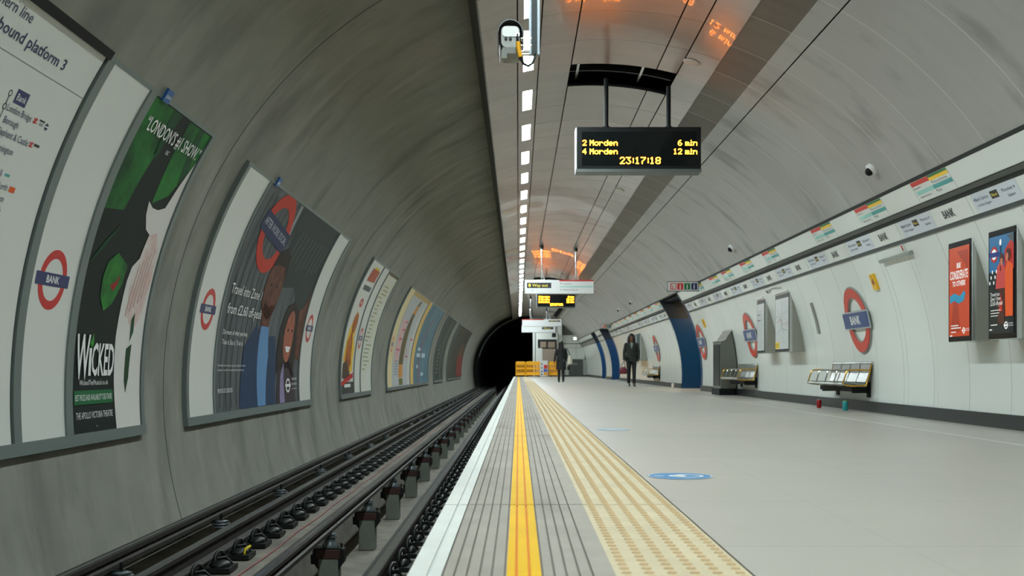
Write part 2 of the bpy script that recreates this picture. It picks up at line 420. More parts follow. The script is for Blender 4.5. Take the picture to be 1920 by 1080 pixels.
# ceiling cladding: long panels with open gaps, dark backing, two service hatches
HATCH = [(12.72, 13.71), (42.7, 43.7)]
g = 0.11   # half gap in degrees (about 7 mm)
mb = MB()
LA = 102.25; LW = math.degrees(.068 / RR)          # light row: angle of its centre, half width in degrees
LY = [9.77 + 1.93 * k for k in range(-9, 33)]        # start of every 1.02 m light
for a0, a1 in ((104.2+g, 110.0), (100.4+g, LA - LW), (LA + LW, 104.2-g), (94.5+g, 100.4-g), (70.0, 75.5-g)): mb.arc(RR, .02, a0, a1, YB, YE, panel_g)
y0 = YB
for y in LY + [YE]: mb.arc(RR, .02, LA - LW, LA + LW, y0, min(y, YE), panel_g); y0 = y + 1.02
for a0, a1 in ((79.2+g, 94.5-g), (75.5+g, 79.2-g)):
    y0 = YB
    for h0, h1 in HATCH + [(YE, 0)]: mb.arc(RR, .02, a0, a1, y0, h0, panel_g); y0 = h1
struct(mb.build('ceiling'))
mb = MB(); mb.arc(RR + .004, .02, 63.6, 70.0, YB, YE, mesh_b); struct(mb.build('ceiling_perforated_strip'))
mb = MB(); mb.arc(RR, .02, 60.4+g, 63.6, YB, YE, mesh_g); mb.arc(RR, .02, 34.5, 60.4-g, YB, YE, mesh_g); struct(mb.build('ceiling_perforated_panels'))
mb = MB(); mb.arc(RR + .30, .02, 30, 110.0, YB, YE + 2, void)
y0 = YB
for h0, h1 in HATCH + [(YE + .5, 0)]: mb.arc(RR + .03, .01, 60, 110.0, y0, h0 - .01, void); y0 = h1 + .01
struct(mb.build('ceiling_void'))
# edge fin of the cladding above the platform edge
mb = MB(); mb.arc(RR - .004, .5, 110.0, 110.25, YB, YE, trimgrey); struct(mb.build('trim_8'))
for i, (h0, h1) in enumerate(HATCH):        # steel members seen inside the hatches
    mb = MB()
    for a in (92.6, 81.0): mb.arc(RR + .09, .03, a, a + .45, h0, h1, silver)
    mb.arc(RR + .10, .04, 75.5, 94.5, h1 - .35, h1 - .31, dkmetal)
    tag(mb.build('hatch_frame'), ['dark metal framing inside the open ceiling hatch above the near display', 'dark framing inside the far ceiling hatch above the second display'][i], 'frame', 'ceiling hatch frames')

# right wall with three blue passage openings
OPEN = [(27.65, 30.9), (50.0, 54.0), (57.8, 60.3)]
segs = []; y0 = YB
for a, b in OPEN: segs.append((y0, a)); y0 = b
segs.append((y0, YE + .3))
deg = lambda v: math.degrees(v / RR)
mb = MB()
for a, b in segs: mb.arc(RR, .25, -7.5, deg(1.68), a, b, enamel)
struct(mb.build('wall_right'))
mb = MB()
for a, b in segs: mb.arc(RR - .012, .06, deg(1.68), deg(1.72), a, b, trimgrey)
struct(mb.build('trim_9'))
mb = MB()
for a, b in segs:
    mb.arc(RR, .1, deg(1.72), deg(2.30), a, b, M('frieze_backing', (120,124,120), .5))
    mb.arc(RR - .03, .05, deg(1.975), deg(2.02), a, b, M('trunking_grey', (74,77,72), .5, metal=.2))
    mb.arc(RR - .012, .03, deg(1.93), deg(1.975), a, b, trimdark)
struct(mb.build('trim_10'))
mb = MB()
for a, b in segs: mb.arc(RR - .012, .04, deg(2.27), deg(2.305), a, b, trimdark)
mb.arc(RR, .04, deg(2.27), 34.6, YB, YE, trimdark)
struct(mb.build('trim_11'))
mb = MB(); y0 = YB
for a, b in segs:
    a_ = a + 0.0
    mb.box(4.715, 4.765, a_, b, 0.0, .14, skirt)
struct(mb.build('baseboard_right'))
LINT_SHADE = M('lintel_shade_navy', (20,30,44), .4)  # shade on the upper blue jambs and soffit put into the colour
for i, (a, b) in enumerate(OPEN):
    mb = MB(); pts = [(RP(0, v, .02)[0], RP(0, v, .02)[2]) for v in [-.38 + .1*k for k in range(28)]]
    for yy in (b - .015, a - .088):                       # far and near jambs follow the curve of the lining
        for m_, z0, z1 in ((blueE, 0, 2.02), (LINT_SHADE, 2.02, 2.52)):
            xa = CX + math.sqrt((RR-.02)**2 - (z0-CZ)**2); xb = CX + math.sqrt((RR-.02)**2 - (z1-CZ)**2)
            mb.ext([(xa, z0)] + [p for p in pts if z0 < p[1] < z1] + [(xb, z1), (8.3, z1), (8.3, z0)], yy, yy + .10, m_)
    mb.box(4.2, 8.3, a, b, 2.50, 2.6, LINT_SHADE); mb.box(8.2, 8.3, a - .1, b + .1, 0, 2.6, enamel)
    struct(mb.build('door_%d' % (i + 1)))
    mb = MB(); ym_ = (a + b) / 2; mb.box(5.3, 5.5, ym_ - .9, ym_ + .9, 2.47, 2.5, M('added_passage_lamp_%d' % min(i, 1), (255,250,235), .4, emit=(34, 30)[min(i, 1)], emc=((255,226,170), (250,252,255))[min(i, 1)]))  # added lamp, not seen, to brighten the passage and its blue jambs
    tag(mb.build('added_passage_light'), ('added warm light strip under the roof of the near blue passage', 'added light strip under the roof of the middle blue passage', 'added light strip under the roof of the farthest blue passage')[i], 'ceiling light', 'added passage lights')

# platform end wall
ew = M('end_wall_white', (226,228,222), .4); ewg = M('end_wall_grey', (168,168,160), .5)
mb = MB(); mb.box(3.0, 8.4, YE, YE + .2, 0, 2.86, ew); mb.box(2.95, 8.4, YE - .02, YE, 2.26, 2.30, dkmetal); mb.box(1.0, 8.4, YE + .5, YE + .7, 0, 4.6, ewg)
mb.box(2.95, 5.6, YE - .012, YE, 1.98, 1.995, trimgrey); mb.box(4.0, 4.012, YE - .01, YE, 0, 2.26, trimgrey); mb.box(4.72, 4.735, YE - .01, YE, 0, 2.26, trimgrey)
mb.box(3.0, 5.6, YE - .03, YE, 0, .09, skirt)
mb.box(2.7, 3.0, YE - .5, YE + .4, 0, 4.15, ew); mb.box(1.0, 1.15, YE - .3, YE + .5, 0, 3.2, ew); mb.box(1.16, 1.28, YE-.1, YE+.5, 0, 3.0, dkmetal)
struct(mb.build('wall_end'))

# ================================================================== CEILING LIGHTS
def light_unit():
    root = empty('ceiling_light', (0, 0, 0))
    mb = MB(); y0, y1 = 0, 1.02; e = .12
    mb.arc(RR, .027, LA - LW, LA - LW + e, y0, y1, whitesat); mb.arc(RR, .027, LA + LW - e, LA + LW, y0, y1, whitesat)
    mb.arc(RR, .027, LA - LW, LA + LW, y0, y0 + .008, whitesat); mb.arc(RR, .027, LA - LW, LA + LW, y1 - .008, y1, whitesat)
    mb.build('frame', root)
    mb = MB(); mb.arc(RR + .011, .005, LA - LW + e, LA + LW - e, y0 + .008, y1 - .008, led); mb.build('diffuser', root)
    return root
proto = light_unit(); ys = [y for y in LY if y < YE - 1.1]
vis = 0
for i, y in enumerate(ys):
    o = proto if i == 0 else copy_tree(proto)
    o.location = (0, y, 0)
    if y + 1.02 > 10.0: vis += 1; lab = 'glowing white ceiling light strip, the %s one down from the top edge of the photo' % nth(vis)
    else: lab = 'white ceiling light strip above and behind the photographer, out of the frame'
    tag(o, lab, 'ceiling light', 'row of white light strips in the ceiling' if vis else 'light strips behind the photographer')

# small round discs in the cladding
for (px_, Y_, lab) in ((74.2, 12.14, 'round pale speaker disc in the ceiling just right of the near hatch'), (74.2, 16.0, 'round pale speaker disc in the ceiling right of the near display poles'), (74.2, 20.8, 'round pale speaker disc in the ceiling beyond the near display')):
    mb = MB(); a = math.radians(px_); c = (CX + (RR-.004) * math.cos(a), Y_, CZ + (RR-.004) * math.sin(a))
    mb.lathe([(.10, .0), (.10, -.006), (.085, -.012), (.0001, -.012)], (0,0,0), M('disc_white', (188,184,174), .5), n=24)
    o = mb.build('ceiling_speaker'); o.location = c; o.rotation_euler = (0, PI/2 - a, 0); tag(o, lab, 'ceiling speaker', 'round ceiling discs')

# ================================================================== HANGING DISPLAYS
FONT = {'0':"0E11131519110E",'1':"040C040404040E",'2':"0E11010204081F",'3':"1F02040201110E",'4':"02060A121F0202",'5':"1F101E0101110E",'6':"0608101E11110E",'7':"1F010204080808",'8':"0E11110E11110E",
'M':"111B1515111111",'o':"00000E1111110E",'r':"00001619101010",'d':"01010D1311110F",'e':"00000E111F100E",'n':"00001619111111",'m':"00001A15151515",'i':"0400060404040E",':':"00040400040400",' ':"00000000000000"}
def dots(art, s, x, y, h, m, al='l'):
    p = h / 7.0; adv = {'i': 4, ':': 4, ' ': 3, '1': 5}
    W = sum(adv.get(c, 6) for c in s) * p - p
    cx = x - {'l': 0, 'c': W/2, 'r': W}[al]
    for c in s:
        rows = [int(FONT[c][2*i:2*i+2], 16) for i in range(7)]
        sh = 1 if c in 'i:1' else 0
        for r, bits in enumerate(rows):
            for b in range(5):
                if bits >> (4 - b) & 1:
                    X = cx + (b - sh) * p; Yv = y + (6 - r) * p
                    art.rect(X, X + p * .93, Yv, Yv + p * .93, m, 1)
        cx += adv.get(c, 6) * p
def display(name, Y, xc, zb, W, H, rows, clock, label, grp):
    root = empty(name, (xc, Y, zb), label, 'display', grp)
    mb = MB(); mb.box(-W/2, W/2, 0, .26, .03, H, black); mb.build('case', root, bevel=.006)
    mb = MB(); mb.box(-W/2 - .012, W/2 + .004, -.004, .25, 0, .035, M('case_lip', (92,98,94), .4, metal=.4)); mb.box(-W/2 - .014, -W/2 - .001, .0, .24, .03, H - .01, M('case_side', (190,194,190), .4)); mb.build('case_trim', root)
    mb = MB(); mb.box(-W/2 + .06, W/2 - .06, -.006, 0, .08, H - .06, M('screen_glass', (10,16,17), .08)); s_ = mb.build('screen', root)
    a = Art(lambda x, y, h: (x, -.007 - h, y), False)
    for l, r, z in rows:
        dots(a, l, -W/2 + .07, z, .068, dmi_on); dots(a, r, W/2 - .05, z, .068, dmi_on, 'r')
    dots(a, clock[0], W * .01, clock[1], .085, dmi_on, 'c'); a.build('lit_text', root)
    for xx, rr in ((-.39, .028), (.38, .028)):
        mb = MB(); mb.tube([(xx, .13, H - .01), (xx, .13, RR + CZ - zb - .05 - .12 * (xx + xc - CX)**2)], rr, black, 12)
        mb.tube([(xx, .13, H), (xx, .13, H + .03)], rr + .02, black, 12); mb.build('pole', root)
    return root
display('platform_display', 13.05, 1.475, 2.99, 1.52, .55, [('2 Morden', '6 min', .32), ('4 Morden', '12 min', .215)], ('23:17:18', .095),
        'black hanging train display in the foreground reading 2 Morden 6 min in amber', 'amber train displays')
display('platform_display', 42.5, 1.50, 2.99, 1.52, .55, [('2 Morden', '6 min', .40), ('4 Morden', '12 min', .30), ('6 Morden', '18 min', .20)], ('23:17:18', .085),
        'small far black train display with blurred amber rows below the white way out sign', 'amber train displays')

# hanging direction signs
yel = M('sign_yellow', (236,214,60), .4, emit=.25); tealb = M('line_teal', (72,160,158), .4); tealp = M('line_pale_teal', (150,208,196), .4)
lineR = M('line_red', (206,50,40), .4); lineY = M('line_yellow', (250,204,30), .4); lineG = M('line_green', (20,112,60), .4)
signw = M('sign_white', (218,220,218), .35, emit=.08)
def hang_sign(Y, x0, x1, z0, z1, label, poles, fn, mirror=False):
    root = empty('hanging_sign', ((x0+x1)/2, Y, z0), label, 'sign', 'white hanging direction signs')
    W = x1 - x0; H = z1 - z0
    mb = MB(); mb.box(-W/2, W/2, 0, .16, 0, H, signw); mb.box(-W/2, W/2, .01, .15, -.012, 0, silver); mb.build('sign_box', root, bevel=.008)
    a = Art(lambda x, y, h: (x, -h, y), False); fn(a, W, H); a.build('sign_face', root)
    for p in poles:
        zc = CZ + math.sqrt(RR**2 - (p - CX)**2) - z0 + .04
        mb = MB(); X = p - (x0+x1)/2; mb.tube([(X, .08, H - .01), (X, .08, zc)], .02, silver, 10); mb.tube([(X, .08, zc - .14), (X, .08, zc - .04)], .055, dkmetal, 12); mb.build('pole', root)
        mb = MB(); mb.tube([(X + .07, .08, H), (X + .07, .08, H + .06), (X + .03, .08, H + .16), (X + .01, .08, H + .3)], .012, whitesat, 8); mb.build('cable', root)
    return root
def faceA(a, W, H):
    a.rect(-W/2 + .06, -W/2 + .78, H - .24, H - .08, ktxt); a.text('↑' if False else 'Way out', -W/2 + .22, H - .20, .085, yel, w=.46)
    a.ell(-W/2 + .14, H - .16, .035, .05, yel, 2); a.rect(-W/2 + .132, -W/2 + .148, H - .2, H - .13, ktxt, 3)
    a.text('Exit', -W/2 + .2, H - .32, .03, ntxt)
    a.rect(0, W/2, H - .04, H, lineR); a.ell(.05, H - .10, .014, .014, ktxt); a.text('Central line', .11, H - .13, .04, ktxt)
    a.rect(.02, W/2 - .02, H - .215, H - .185, tealp); a.ell(.05, H - .29, .014, .014, ktxt); a.text('Waterloo & City line', .11, H - .31, .04, ktxt)
def faceB(a, W, H):
    a.rect(-W/2, .1, H - .04, H, lineR); a.rect(.35, W/2 - .06, H - .13, H - .06, ktxt); a.text('Way out', .42, H - .12, .04, yel, w=.4)
def faceC(a, W, H):
    a.rect(.22, W/2 - .10, H - .22, H - .08, ktxt); a.text('Way out', .32, H - .19, .07, yel, w=.42)
hang_sign(31.5, .19, 2.22, 2.79, 3.19, 'white hanging sign with yellow Way out text and a red band at right', (.69, 1.70), faceA)
hang_sign(54.5, .19, 2.2, 2.72, 3.08, 'upper of the two blurred far white signs, with a red top edge', (.63, 1.55), faceB)
hang_sign(64.0, .19, 2.2, 2.73, 3.13, 'lower of the two blurred far white signs, nearest the end wall', (.7, 1.7), faceC)

# pictogram signs that stick out from the wall
def flag(Y, x0, x1, z0, z1, label):
    root = empty('pictogram_sign', ((x0+x1)/2, Y, z0), label, 'sign', 'pictogram signs above the passages')
    W = x1 - x0; H = z1 - z0; mb = MB(); mb.box(-W/2, W/2, 0, .08, 0, H, whitesat); mb.box(-W/2-.012, W/2+.012, -.002, .07, H, H+.012, ktxt); mb.box(-W/2-.012, W/2+.012, -.002, .07, -.012, 0, ktxt)
    mb.box(-W/2-.012, -W/2, -.002, .07, 0, H, ktxt); mb.box(W/2, W/2+.012, -.002, .07, 0, H, ktxt); mb.build('sign_box', root)
    a = Art(lambda x, y, h: (x, -.003 - h, y), False); q = W / 4.4
    for i, m_ in enumerate((lineR, lineR, lineG, navy)):
        x = -W/2 + .06 + i * q; a.rect(x, x + q * .86, H*.12, H*.86, m_)
        if i == 0: a.rect(x + q*.15, x + q*.75, H*.2, H*.78, whitesat, 2); a.rect(x + q*.3, x+q*.42, H*.2, H*.6, lineR, 3)
        else: a.ell(x + q*.43, H*.66, q*.09, q*.09, whitesat, 2); a.rect(x + q*.34, x + q*.5, H*.2, H*.56, whitesat, 2)
    a.build('pictograms', root); return root
flag(24.3, 3.40, 4.10, 2.35, 2.55, 'white sign with four small red, green and blue pictograms above the near blue passage')
flag(47.2, 3.64, 4.09, 2.34, 2.53, 'tiny blurred pictogram sign above the far blue passages')

# ================================================================== FRIEZES
def dirpanel(a, x, v0, v1, first=False):
    a.rect(x, x + .92, v0 + .004, v1 - .004, frieze_b, 1)
    a.poly([(x + .03, v0 + .135), (x + .05, v0 + .15), (x + .05, v0 + .12)], ktxt, 2)
    a.text('Bank Station', x + .06, v0 + .118, .036, ntxt, w=.27); a.text('for Bank of England', x + .07, v0 + .062, .026, ntxt, w=.27)
    a.rect(x + .385, x + .53, v0 + .09, v0 + .165, ktxt, 2); a.text('Way out', x + .457, v0 + .112, .03, yel, 'c', w=.11, lay=3)
    a.text('Monument', x + .82, v0 + .118, .036, ntxt, 'r', w=.21); a.poly([(x + .865, v0 + .135), (x + .84, v0 + .15), (x + .84, v0 + .12)], ktxt, 2)
    a.text('Station', x + .82, v0 + .062, .03, ntxt, 'r', w=.14)
units = [10.21 + 1.92 * k for k in range(-2, 9)] + [31.0 + 1.92 * k for k in range(10)] + [54.2, 56.0]
for i, y in enumerate(units):
    y1 = y + 1.92 if y < 54 else y + 1.6
    if y < 30: y1 = min(y1, 27.6)
    Y0 = y1; L_ = y1 - y
    f = lambda x, v, h, Y0=Y0: RP(Y0 - x, v, h)
    far = y > 30
    where = 'beyond the blue passage' if far else 'of right wall'
    vi = i - 1 if not far else i - 10
    root = empty('name_frieze_panel', (0, 0, 0)); slab(f, .004, L_ - .004, 1.725, 1.925, .001, .01, frieze_w, 'enamel_panel', root)
    a = Art(f, True, .010); dirpanel(a, .09, 1.725, 1.925)
    a.text('BANK', L_ - .51, 1.785, .085, ktxt, 'c', w=.27, bold=.02); a.build('lettering', root)
    tag(root, 'frieze panel reading BANK with directions, %s from near end %s' % (nth(max(1, vi)), where), 'frieze sign', 'lower name frieze panels')
DIAG = [10.25, 12.11, 14.07, 17.09, 18.9, 20.7, 22.1, 24.0, 31.2, 33.1, 35.0, 36.9, 38.8, 40.7, 42.6, 44.5, 46.4, 48.3]
for i, y in enumerate(DIAG):
    Y0 = y + .95; f = lambda x, v, h, Y0=Y0: RP(Y0 - x, v, h); far = y > 30
    root = empty('line_diagram_panel', (0, 0, 0)); slab(f, .004, .946, 2.03, 2.268, .001, .01, frieze_w, 'enamel_panel', root)
    a = Art(f, True, .010)
    a.rect(.02, .48, 2.215, 2.265, lineR); a.rect(.48, .945, 2.24, 2.266, lineG); a.rect(.48, .945, 2.205, 2.24, lineY)
    a.poly([(.03, 2.20), (.05, 2.20), (.04, 2.175)], ktxt); a.text('Central line', .06, 2.18, .02, ktxt, w=.16)
    a.poly([(.50, 2.20), (.525, 2.20), (.512, 2.165)], ktxt); a.text('District and Circle lines', .545, 2.172, .022, ktxt, w=.33)
    a.rect(.05, .48, 2.11, 2.155, tealp); a.rect(.48, .945, 2.11, 2.155, tealb)
    a.text('Waterloo & City line', .08, 2.07, .024, ktxt, w=.28); a.poly([(.50, 2.10), (.525, 2.10), (.512, 2.065)], ktxt); a.text('DLR', .545, 2.07, .024, ktxt, w=.08)
    a.build('line_bars', root)
    k = i + 1 if not far else i - 7
    tag(root, 'frieze panel with coloured line bars, %s from near end %s' % (nth(k), 'beyond the blue passage' if far else 'of right wall'), 'frieze sign', 'upper line diagram panels')
    # plain white panel filling to the next diagram
for i, (a_, b_) in enumerate([(7.0,10.25),(11.2,12.11),(13.06,14.07),(15.02,17.09),(18.04,18.9),(19.85,20.7),(21.65,22.1),(23.05,24.0),(24.95,27.6)] + [(32.15+1.9*k, 33.1+1.9*k) for k in range(9)] + [(54.2, 57.6), (60.5, 73.5)]):
    if b_ - a_ < .1: continue
    f = lambda x, v, h, Y0=b_: RP(Y0 - x, v, h)
    o = slab(f, .004, b_ - a_ - .004, 2.03, 2.268, .001, .01, frieze_w, 'plain_frieze_panel')
    tag(o, 'blank frieze panel between line diagrams, %s from the near end' % nth(i + 1), 'frieze panel', 'blank upper frieze panels')

# ================================================================== ROUNDELS ON THE RIGHT WALL
def wall_roundel(Y, label, R=.45):
    root = empty('station_roundel', RP(Y, .87), label, 'station sign', 'large roundels on the right wall')
    o0 = Vector(root.location); f = lambda x, y, h: tuple(Vector(RP(Y - x, .87 + y, h)) - o0)
    def ringslab(ro, ri, h0, h1, m, name):
        mb = MB(); n = 48; lay = []
        for r, h in ((ri, h0), (ri, h1), (ro, h1), (ro, h0)): lay.append([f(r*math.cos(2*PI*j/n), r*math.sin(2*PI*j/n), h) for j in range(n)])
        for k in range(4):
            A, B = lay[k], lay[(k+1) % 4]; mb.add(A + B, [(j, (j+1) % n, n + (j+1) % n, n + j) for j in range(n)], m)
        return mb.build(name, root)
    ringslab(R * 1.04, R * .66, .002, .022, M('roundel_edge', (150,150,144), .4), 'ring_backing'); ringslab(R, R * .70, .022, .03, redO, 'ring')
    bw, bh = R * 1.14, R * .235
    def bslab(hw, hh, h0, h1, m, name):
        mb = MB(); n = 4
        vs = [f(x, y, h) for h in (h0, h1) for x, y in ((-hw,-hh),(hw,-hh),(hw,0),(hw,hh),(-hw,hh),(-hw,0))]
        mb.add(vs, [(0,5,4,3,2,1), (6,7,8,9,10,11)] + [(j, (j+1) % 6, 6 + (j+1) % 6, 6 + j) for j in range(6)], m); return mb.build(name, root)
    bslab(bw + .02, bh + .02, .03, .045, M('bar_edge', (176,182,184), .35), 'bar_backing'); bslab(bw, bh, .045, .052, M('bar_blue', (24,62,122), .3), 'bar')
    a = Art(f, True, .052); a.text('BANK', 0, -.055, .115, wtxt, 'c', w=.42, bold=.03); a.build('lettering', root)
    return root
wall_roundel(14.6, 'large red ring roundel with blue BANK bar above the nearest bench')
wall_roundel(21.3, 'red ring roundel with blue bar left of the narrow notice board')
wall_roundel(27.0, 'red ring roundel just right of the near blue passage')
wall_roundel(35.8, 'small far red ring roundel beyond the near blue passage')

# ================================================================== WALL BOARDS
def wedge_box(name, y0, y1, xf, z0, z1, mside, label, cat, grp=None):
    """flat front leaning off the curved wall, tapered sides running back to it"""
    root = empty(name, (xf, (y0+y1)/2, z0), label, cat, grp)
    n = 8; pts = []
    for i in range(n + 1):
        z = z0 + (z1 - z0) * i / n; pts.append((max(xf + .05, CX + math.sqrt(RR**2 - (z - CZ)**2)) - xf, z - z0))
    out = [(.045, 0)] + pts + [(.045, z1 - z0)]
    mb = MB(); mb.ext(out, y0 - (y0+y1)/2, y1 - (y0+y1)/2, mside); mb.build('side_casing', root)
    h = (y1 - y0) / 2
    mb = MB(); mb.box(0, .05, -h - .004, h + .004, -.006, z1 - z0 + .006, silver); mb.build('front_frame', root, bevel=.006)
    return root, (lambda x, y, hh: (-.002 - hh, h - x, y)), 2 * h, z1 - z0
def screen(y0, y1, label, fn):
    root, f, W, H = wedge_box('advertising_screen', y0, y1, 4.46, .86, 1.87, boxgrey, label, 'screen', 'backlit advertising screens')
    mb = MB(); mb.box(-.008, 0, -W/2, W/2, 0, H, M('bezel', (14,15,16), .15)); mb.build('bezel', root)
    a = Art(lambda x, y, h: f(x, y, h + .008), False); fn(a, W, H); a.build('picture', root)
    return root
so = lit('scr_orange', (196,70,36), .28); so2 = lit('scr_orange_dark', (170,58,34), .24); sb = lit('scr_blue', (40,140,180), .3); sw = lit('scr_white', (235,235,230), .35)
def scrA(a, W, H):
    a.rect(.025, W - .025, .05, H - .055, so); a.poly([(.06, .1), (.3, .1), (.22, .45), (.16, .5)], so2, 2); a.poly([(W*.4,H-.1),(W*.9,H-.1),(W*.9,H-.3)], so2, 2)
    a.text('BE', W*.5, H*.735, .05, sw, 'c', w=.10, lay=3, bold=.03); a.text('CONSIDERATE', W*.5, H*.625, .085, sw, 'c', w=W*.80, lay=3, bold=.02); a.text('TO OTHERS', W*.5, H*.555, .05, sw, 'c', w=W*.58, lay=3, bold=.03)
    a.poly([(.05, H*.46), (W*.3, H*.485), (W*.55, H*.45), (W*.72, H*.50), (W*.8, H*.47), (W*.72, H*.40), (W*.5, H*.375), (W*.3, H*.41), (.05, H*.385)], sb, 3)
    for k in range(2): a.rect(.08, .08 + .18 + .06*k, .155 - .025*k, .165 - .025*k, sw, 3)
    a.rect(.08, .2, .09, .1, sw, 3); a.rect(.05, .11, .052, .064, sw, 3)
    a.ring(W*.72, .105, .032, .02, sw, 3); a.rect(W*.72 - .04, W*.72 + .04, .098, .112, sw, 4); a.text('TRANSPORT', W*.8, .115, .012, sw, w=.09, lay=3); a.text('FOR LONDON', W*.8, .098, .012, sw, w=.09, lay=3)
def scrB(a, W, H):
    sky = lit('scr_sky', (44,104,150), .3); dk = lit('scr_dark', (18,30,36), .2); rd = lit('scr_red', (170,40,34), .3); og = lit('scr_amber', (214,84,36), .32); sk = lit('scr_skin', (188,110,84), .3); br = lit('scr_brown', (74,34,30), .22); pk = lit('scr_pinkred', (190,70,66), .3)
    a.rect(.025, W - .025, .05, H - .055, dk); a.rect(.025, W - .025, H*.62, H - .055, sky, 2)
    a.poly([(W*.62, H*.62), (W*.62, H*.80), (W - .025, H*.93), (W - .025, H*.62)], rd, 3); a.poly([(W*.7, H*.93), (W-.025, H-.055), (W-.025, H*.85)], lit('scr_grey', (70,84,90), .2), 4)
    a.ring(W*.24, H*.78, .075, .05, rd, 4); a.ell(W*.24, H*.78, .05, .05, sw, 4); a.rect(W*.06, W*.44, H*.755, H*.80, lit('scr_blue2', (30,52,120), .3), 5)
    a.rect(W*.47, W*.5, H*.62, H*.88, dk, 5); a.ell(W*.485, H*.88, .022, .03, sw, 6)
    a.poly([(W*.30, H*.46), (W*.36, H*.66), (W*.52, H*.72), (W*.64, H*.64), (W*.66, H*.46)], pk, 5); a.ell(W*.53, H*.73, .045, .05, br, 6, rot=.2); a.ell(W*.53, H*.70, .028, .035, sk, 7)
    a.poly([(W*.66, H*.2), (W*.64, H*.62), (W*.74, H*.70), (W*.93, H*.66), (W*.93, H*.2)], og, 5); a.ell(W*.77, H*.755, .05, .055, br, 6); a.ell(W*.73, H*.735, .028, .04, sk, 7)
    a.poly([(W*.36, H*.15), (W*.40, H*.46), (W*.64, H*.46), (W*.62, H*.12)], br, 4); a.poly([(W*.42, H*.25), (W*.5, H*.42), (W*.56, H*.25)], rd, 5)
    for i in range(6): a.ell(W*(.08 + .05*i), H*(.52 + .05*(i % 3)), .012, .018, sw, 5)
    a.text('Travel into', W*.12, H*.395, .035, sw, w=W*.34, lay=8); a.text('Zone 1 from', W*.12, H*.355, .035, sw, w=W*.38, lay=8); a.text('£2.60 off-peak', W*.12, H*.31, .04, sw, w=W*.46, lay=8)
    for k in range(3): a.rect(W*.13, W*(.5 - .05*k), H*(.26 - .025*k), H*(.266 - .025*k), sw, 8)
    a.rect(W*.13, W*.38, H*.125, H*.133, sw, 8); a.rect(W*.08, W*.18, H*.08, H*.092, sw, 8)
    a.ring(W*.70, .12, .035, .022, sw, 8); a.rect(W*.70 - .042, W*.70 + .042, .112, .128, sw, 9); a.text('TRANSPORT', W*.79, .13, .012, sw, w=.09, lay=8); a.text('FOR LONDON', W*.79, .11, .012, sw, w=.09, lay=8)
screen(10.50, 11.04, 'portrait screen with an orange Be considerate to others notice', scrA)
screen(9.55, 10.10, 'portrait screen at the right edge showing people in red and orange under a blue sky', scrB)
screen(8.55, 9.10, 'portrait screen right of the photo edge, outside the frame', scrA) if False else None

mapp = M('map_paper', (206,208,205), .4, var=.05, scale=9)
def board(y0, y1, label, wide):
    root, f, W, H = wedge_box('notice_board', y0, y1, 4.47, .86, 1.86, boxgrey, label, 'notice board', 'glazed notice boards')
    a = Art(lambda x, y, h: f(x, y, h), False)
    a.rect(.02, W - .02, .02, H - .02, dkmetal, 1); a.rect(.04, W - .04, .05, H - .09, mapp, 2)
    gl = M('map_line_grey', (150,156,158), .5); rnd = random.Random(3)
    if wide:
        for c_, pts in ((lineR, [(.1,.5),(.4,.55),(.6,.45),(W-.1,.5)]), (tealb, [(.15,.3),(.4,.4),(.55,.62),(.8,.7)]), (navy, [(.2,.75),(.5,.5),(.6,.3)]), (lineG, [(.1,.62),(.3,.6),(.5,.4),(W-.1,.35)]), (ktxt, [(.5,.85),(.48,.5),(.5,.2)])):
            for (xa, ya), (xb, yb) in zip(pts, pts[1:]):
                d = Vector((-(yb-ya), xb-xa)).normalized() * .003; a.poly([(xa+d.x,ya+d.y),(xa-d.x,ya-d.y),(xb-d.x,yb-d.y),(xb+d.x,yb+d.y)], c_, 3)
        for k in range(90): x, y = rnd.uniform(.08, W-.12), rnd.uniform(.12, H-.14); a.rect(x, x + .035, y, y + .006, gl, 3)
        a.rect(.05, .33, .06, .17, M('notice_yellow', (244,206,40), .4), 4)
        for k in range(3): a.rect(.08, .28, .085 + .025*k, .092 + .025*k, ktxt, 5)
    else:
        for k in range(34): a.rect(.07, W - .07 - rnd.uniform(0, .12), .09 + .021*k, .095 + .021*k, gl, 3)
        a.rect(.07, W*.5, .70, .715, ktxt, 4); a.rect(.07, W*.5, .60, .615, ktxt, 4)
    a.build('display_sheet', root)
    mb = MB(); mb.box(-.03, 0, -W/2 + .05, W/2 - .02, H + .006, H + .03, whitesat); mb.build('hood', root)
    return root
board(17.60, 18.57, 'wide wall board with a network map and a small yellow notice', True)
board(19.35, 19.98, 'narrow wall board of printed lists left of the map board', False)
# far green framed boards beyond the near passage
root, f, W, H = wedge_box('notice_board', 39.0, 41.2, 4.44, .86, 1.86, boxgrey, 'far green framed notice board behind the woman in the dark jacket', 'notice board', 'glazed notice boards')
a = Art(f, False); a.rect(.0, W, 0, H, M('frame_green', (20,62,56), .4), 1); a.rect(.9, 1.1, .02, H-.02, mapp, 2); a.build('display_sheet', root)

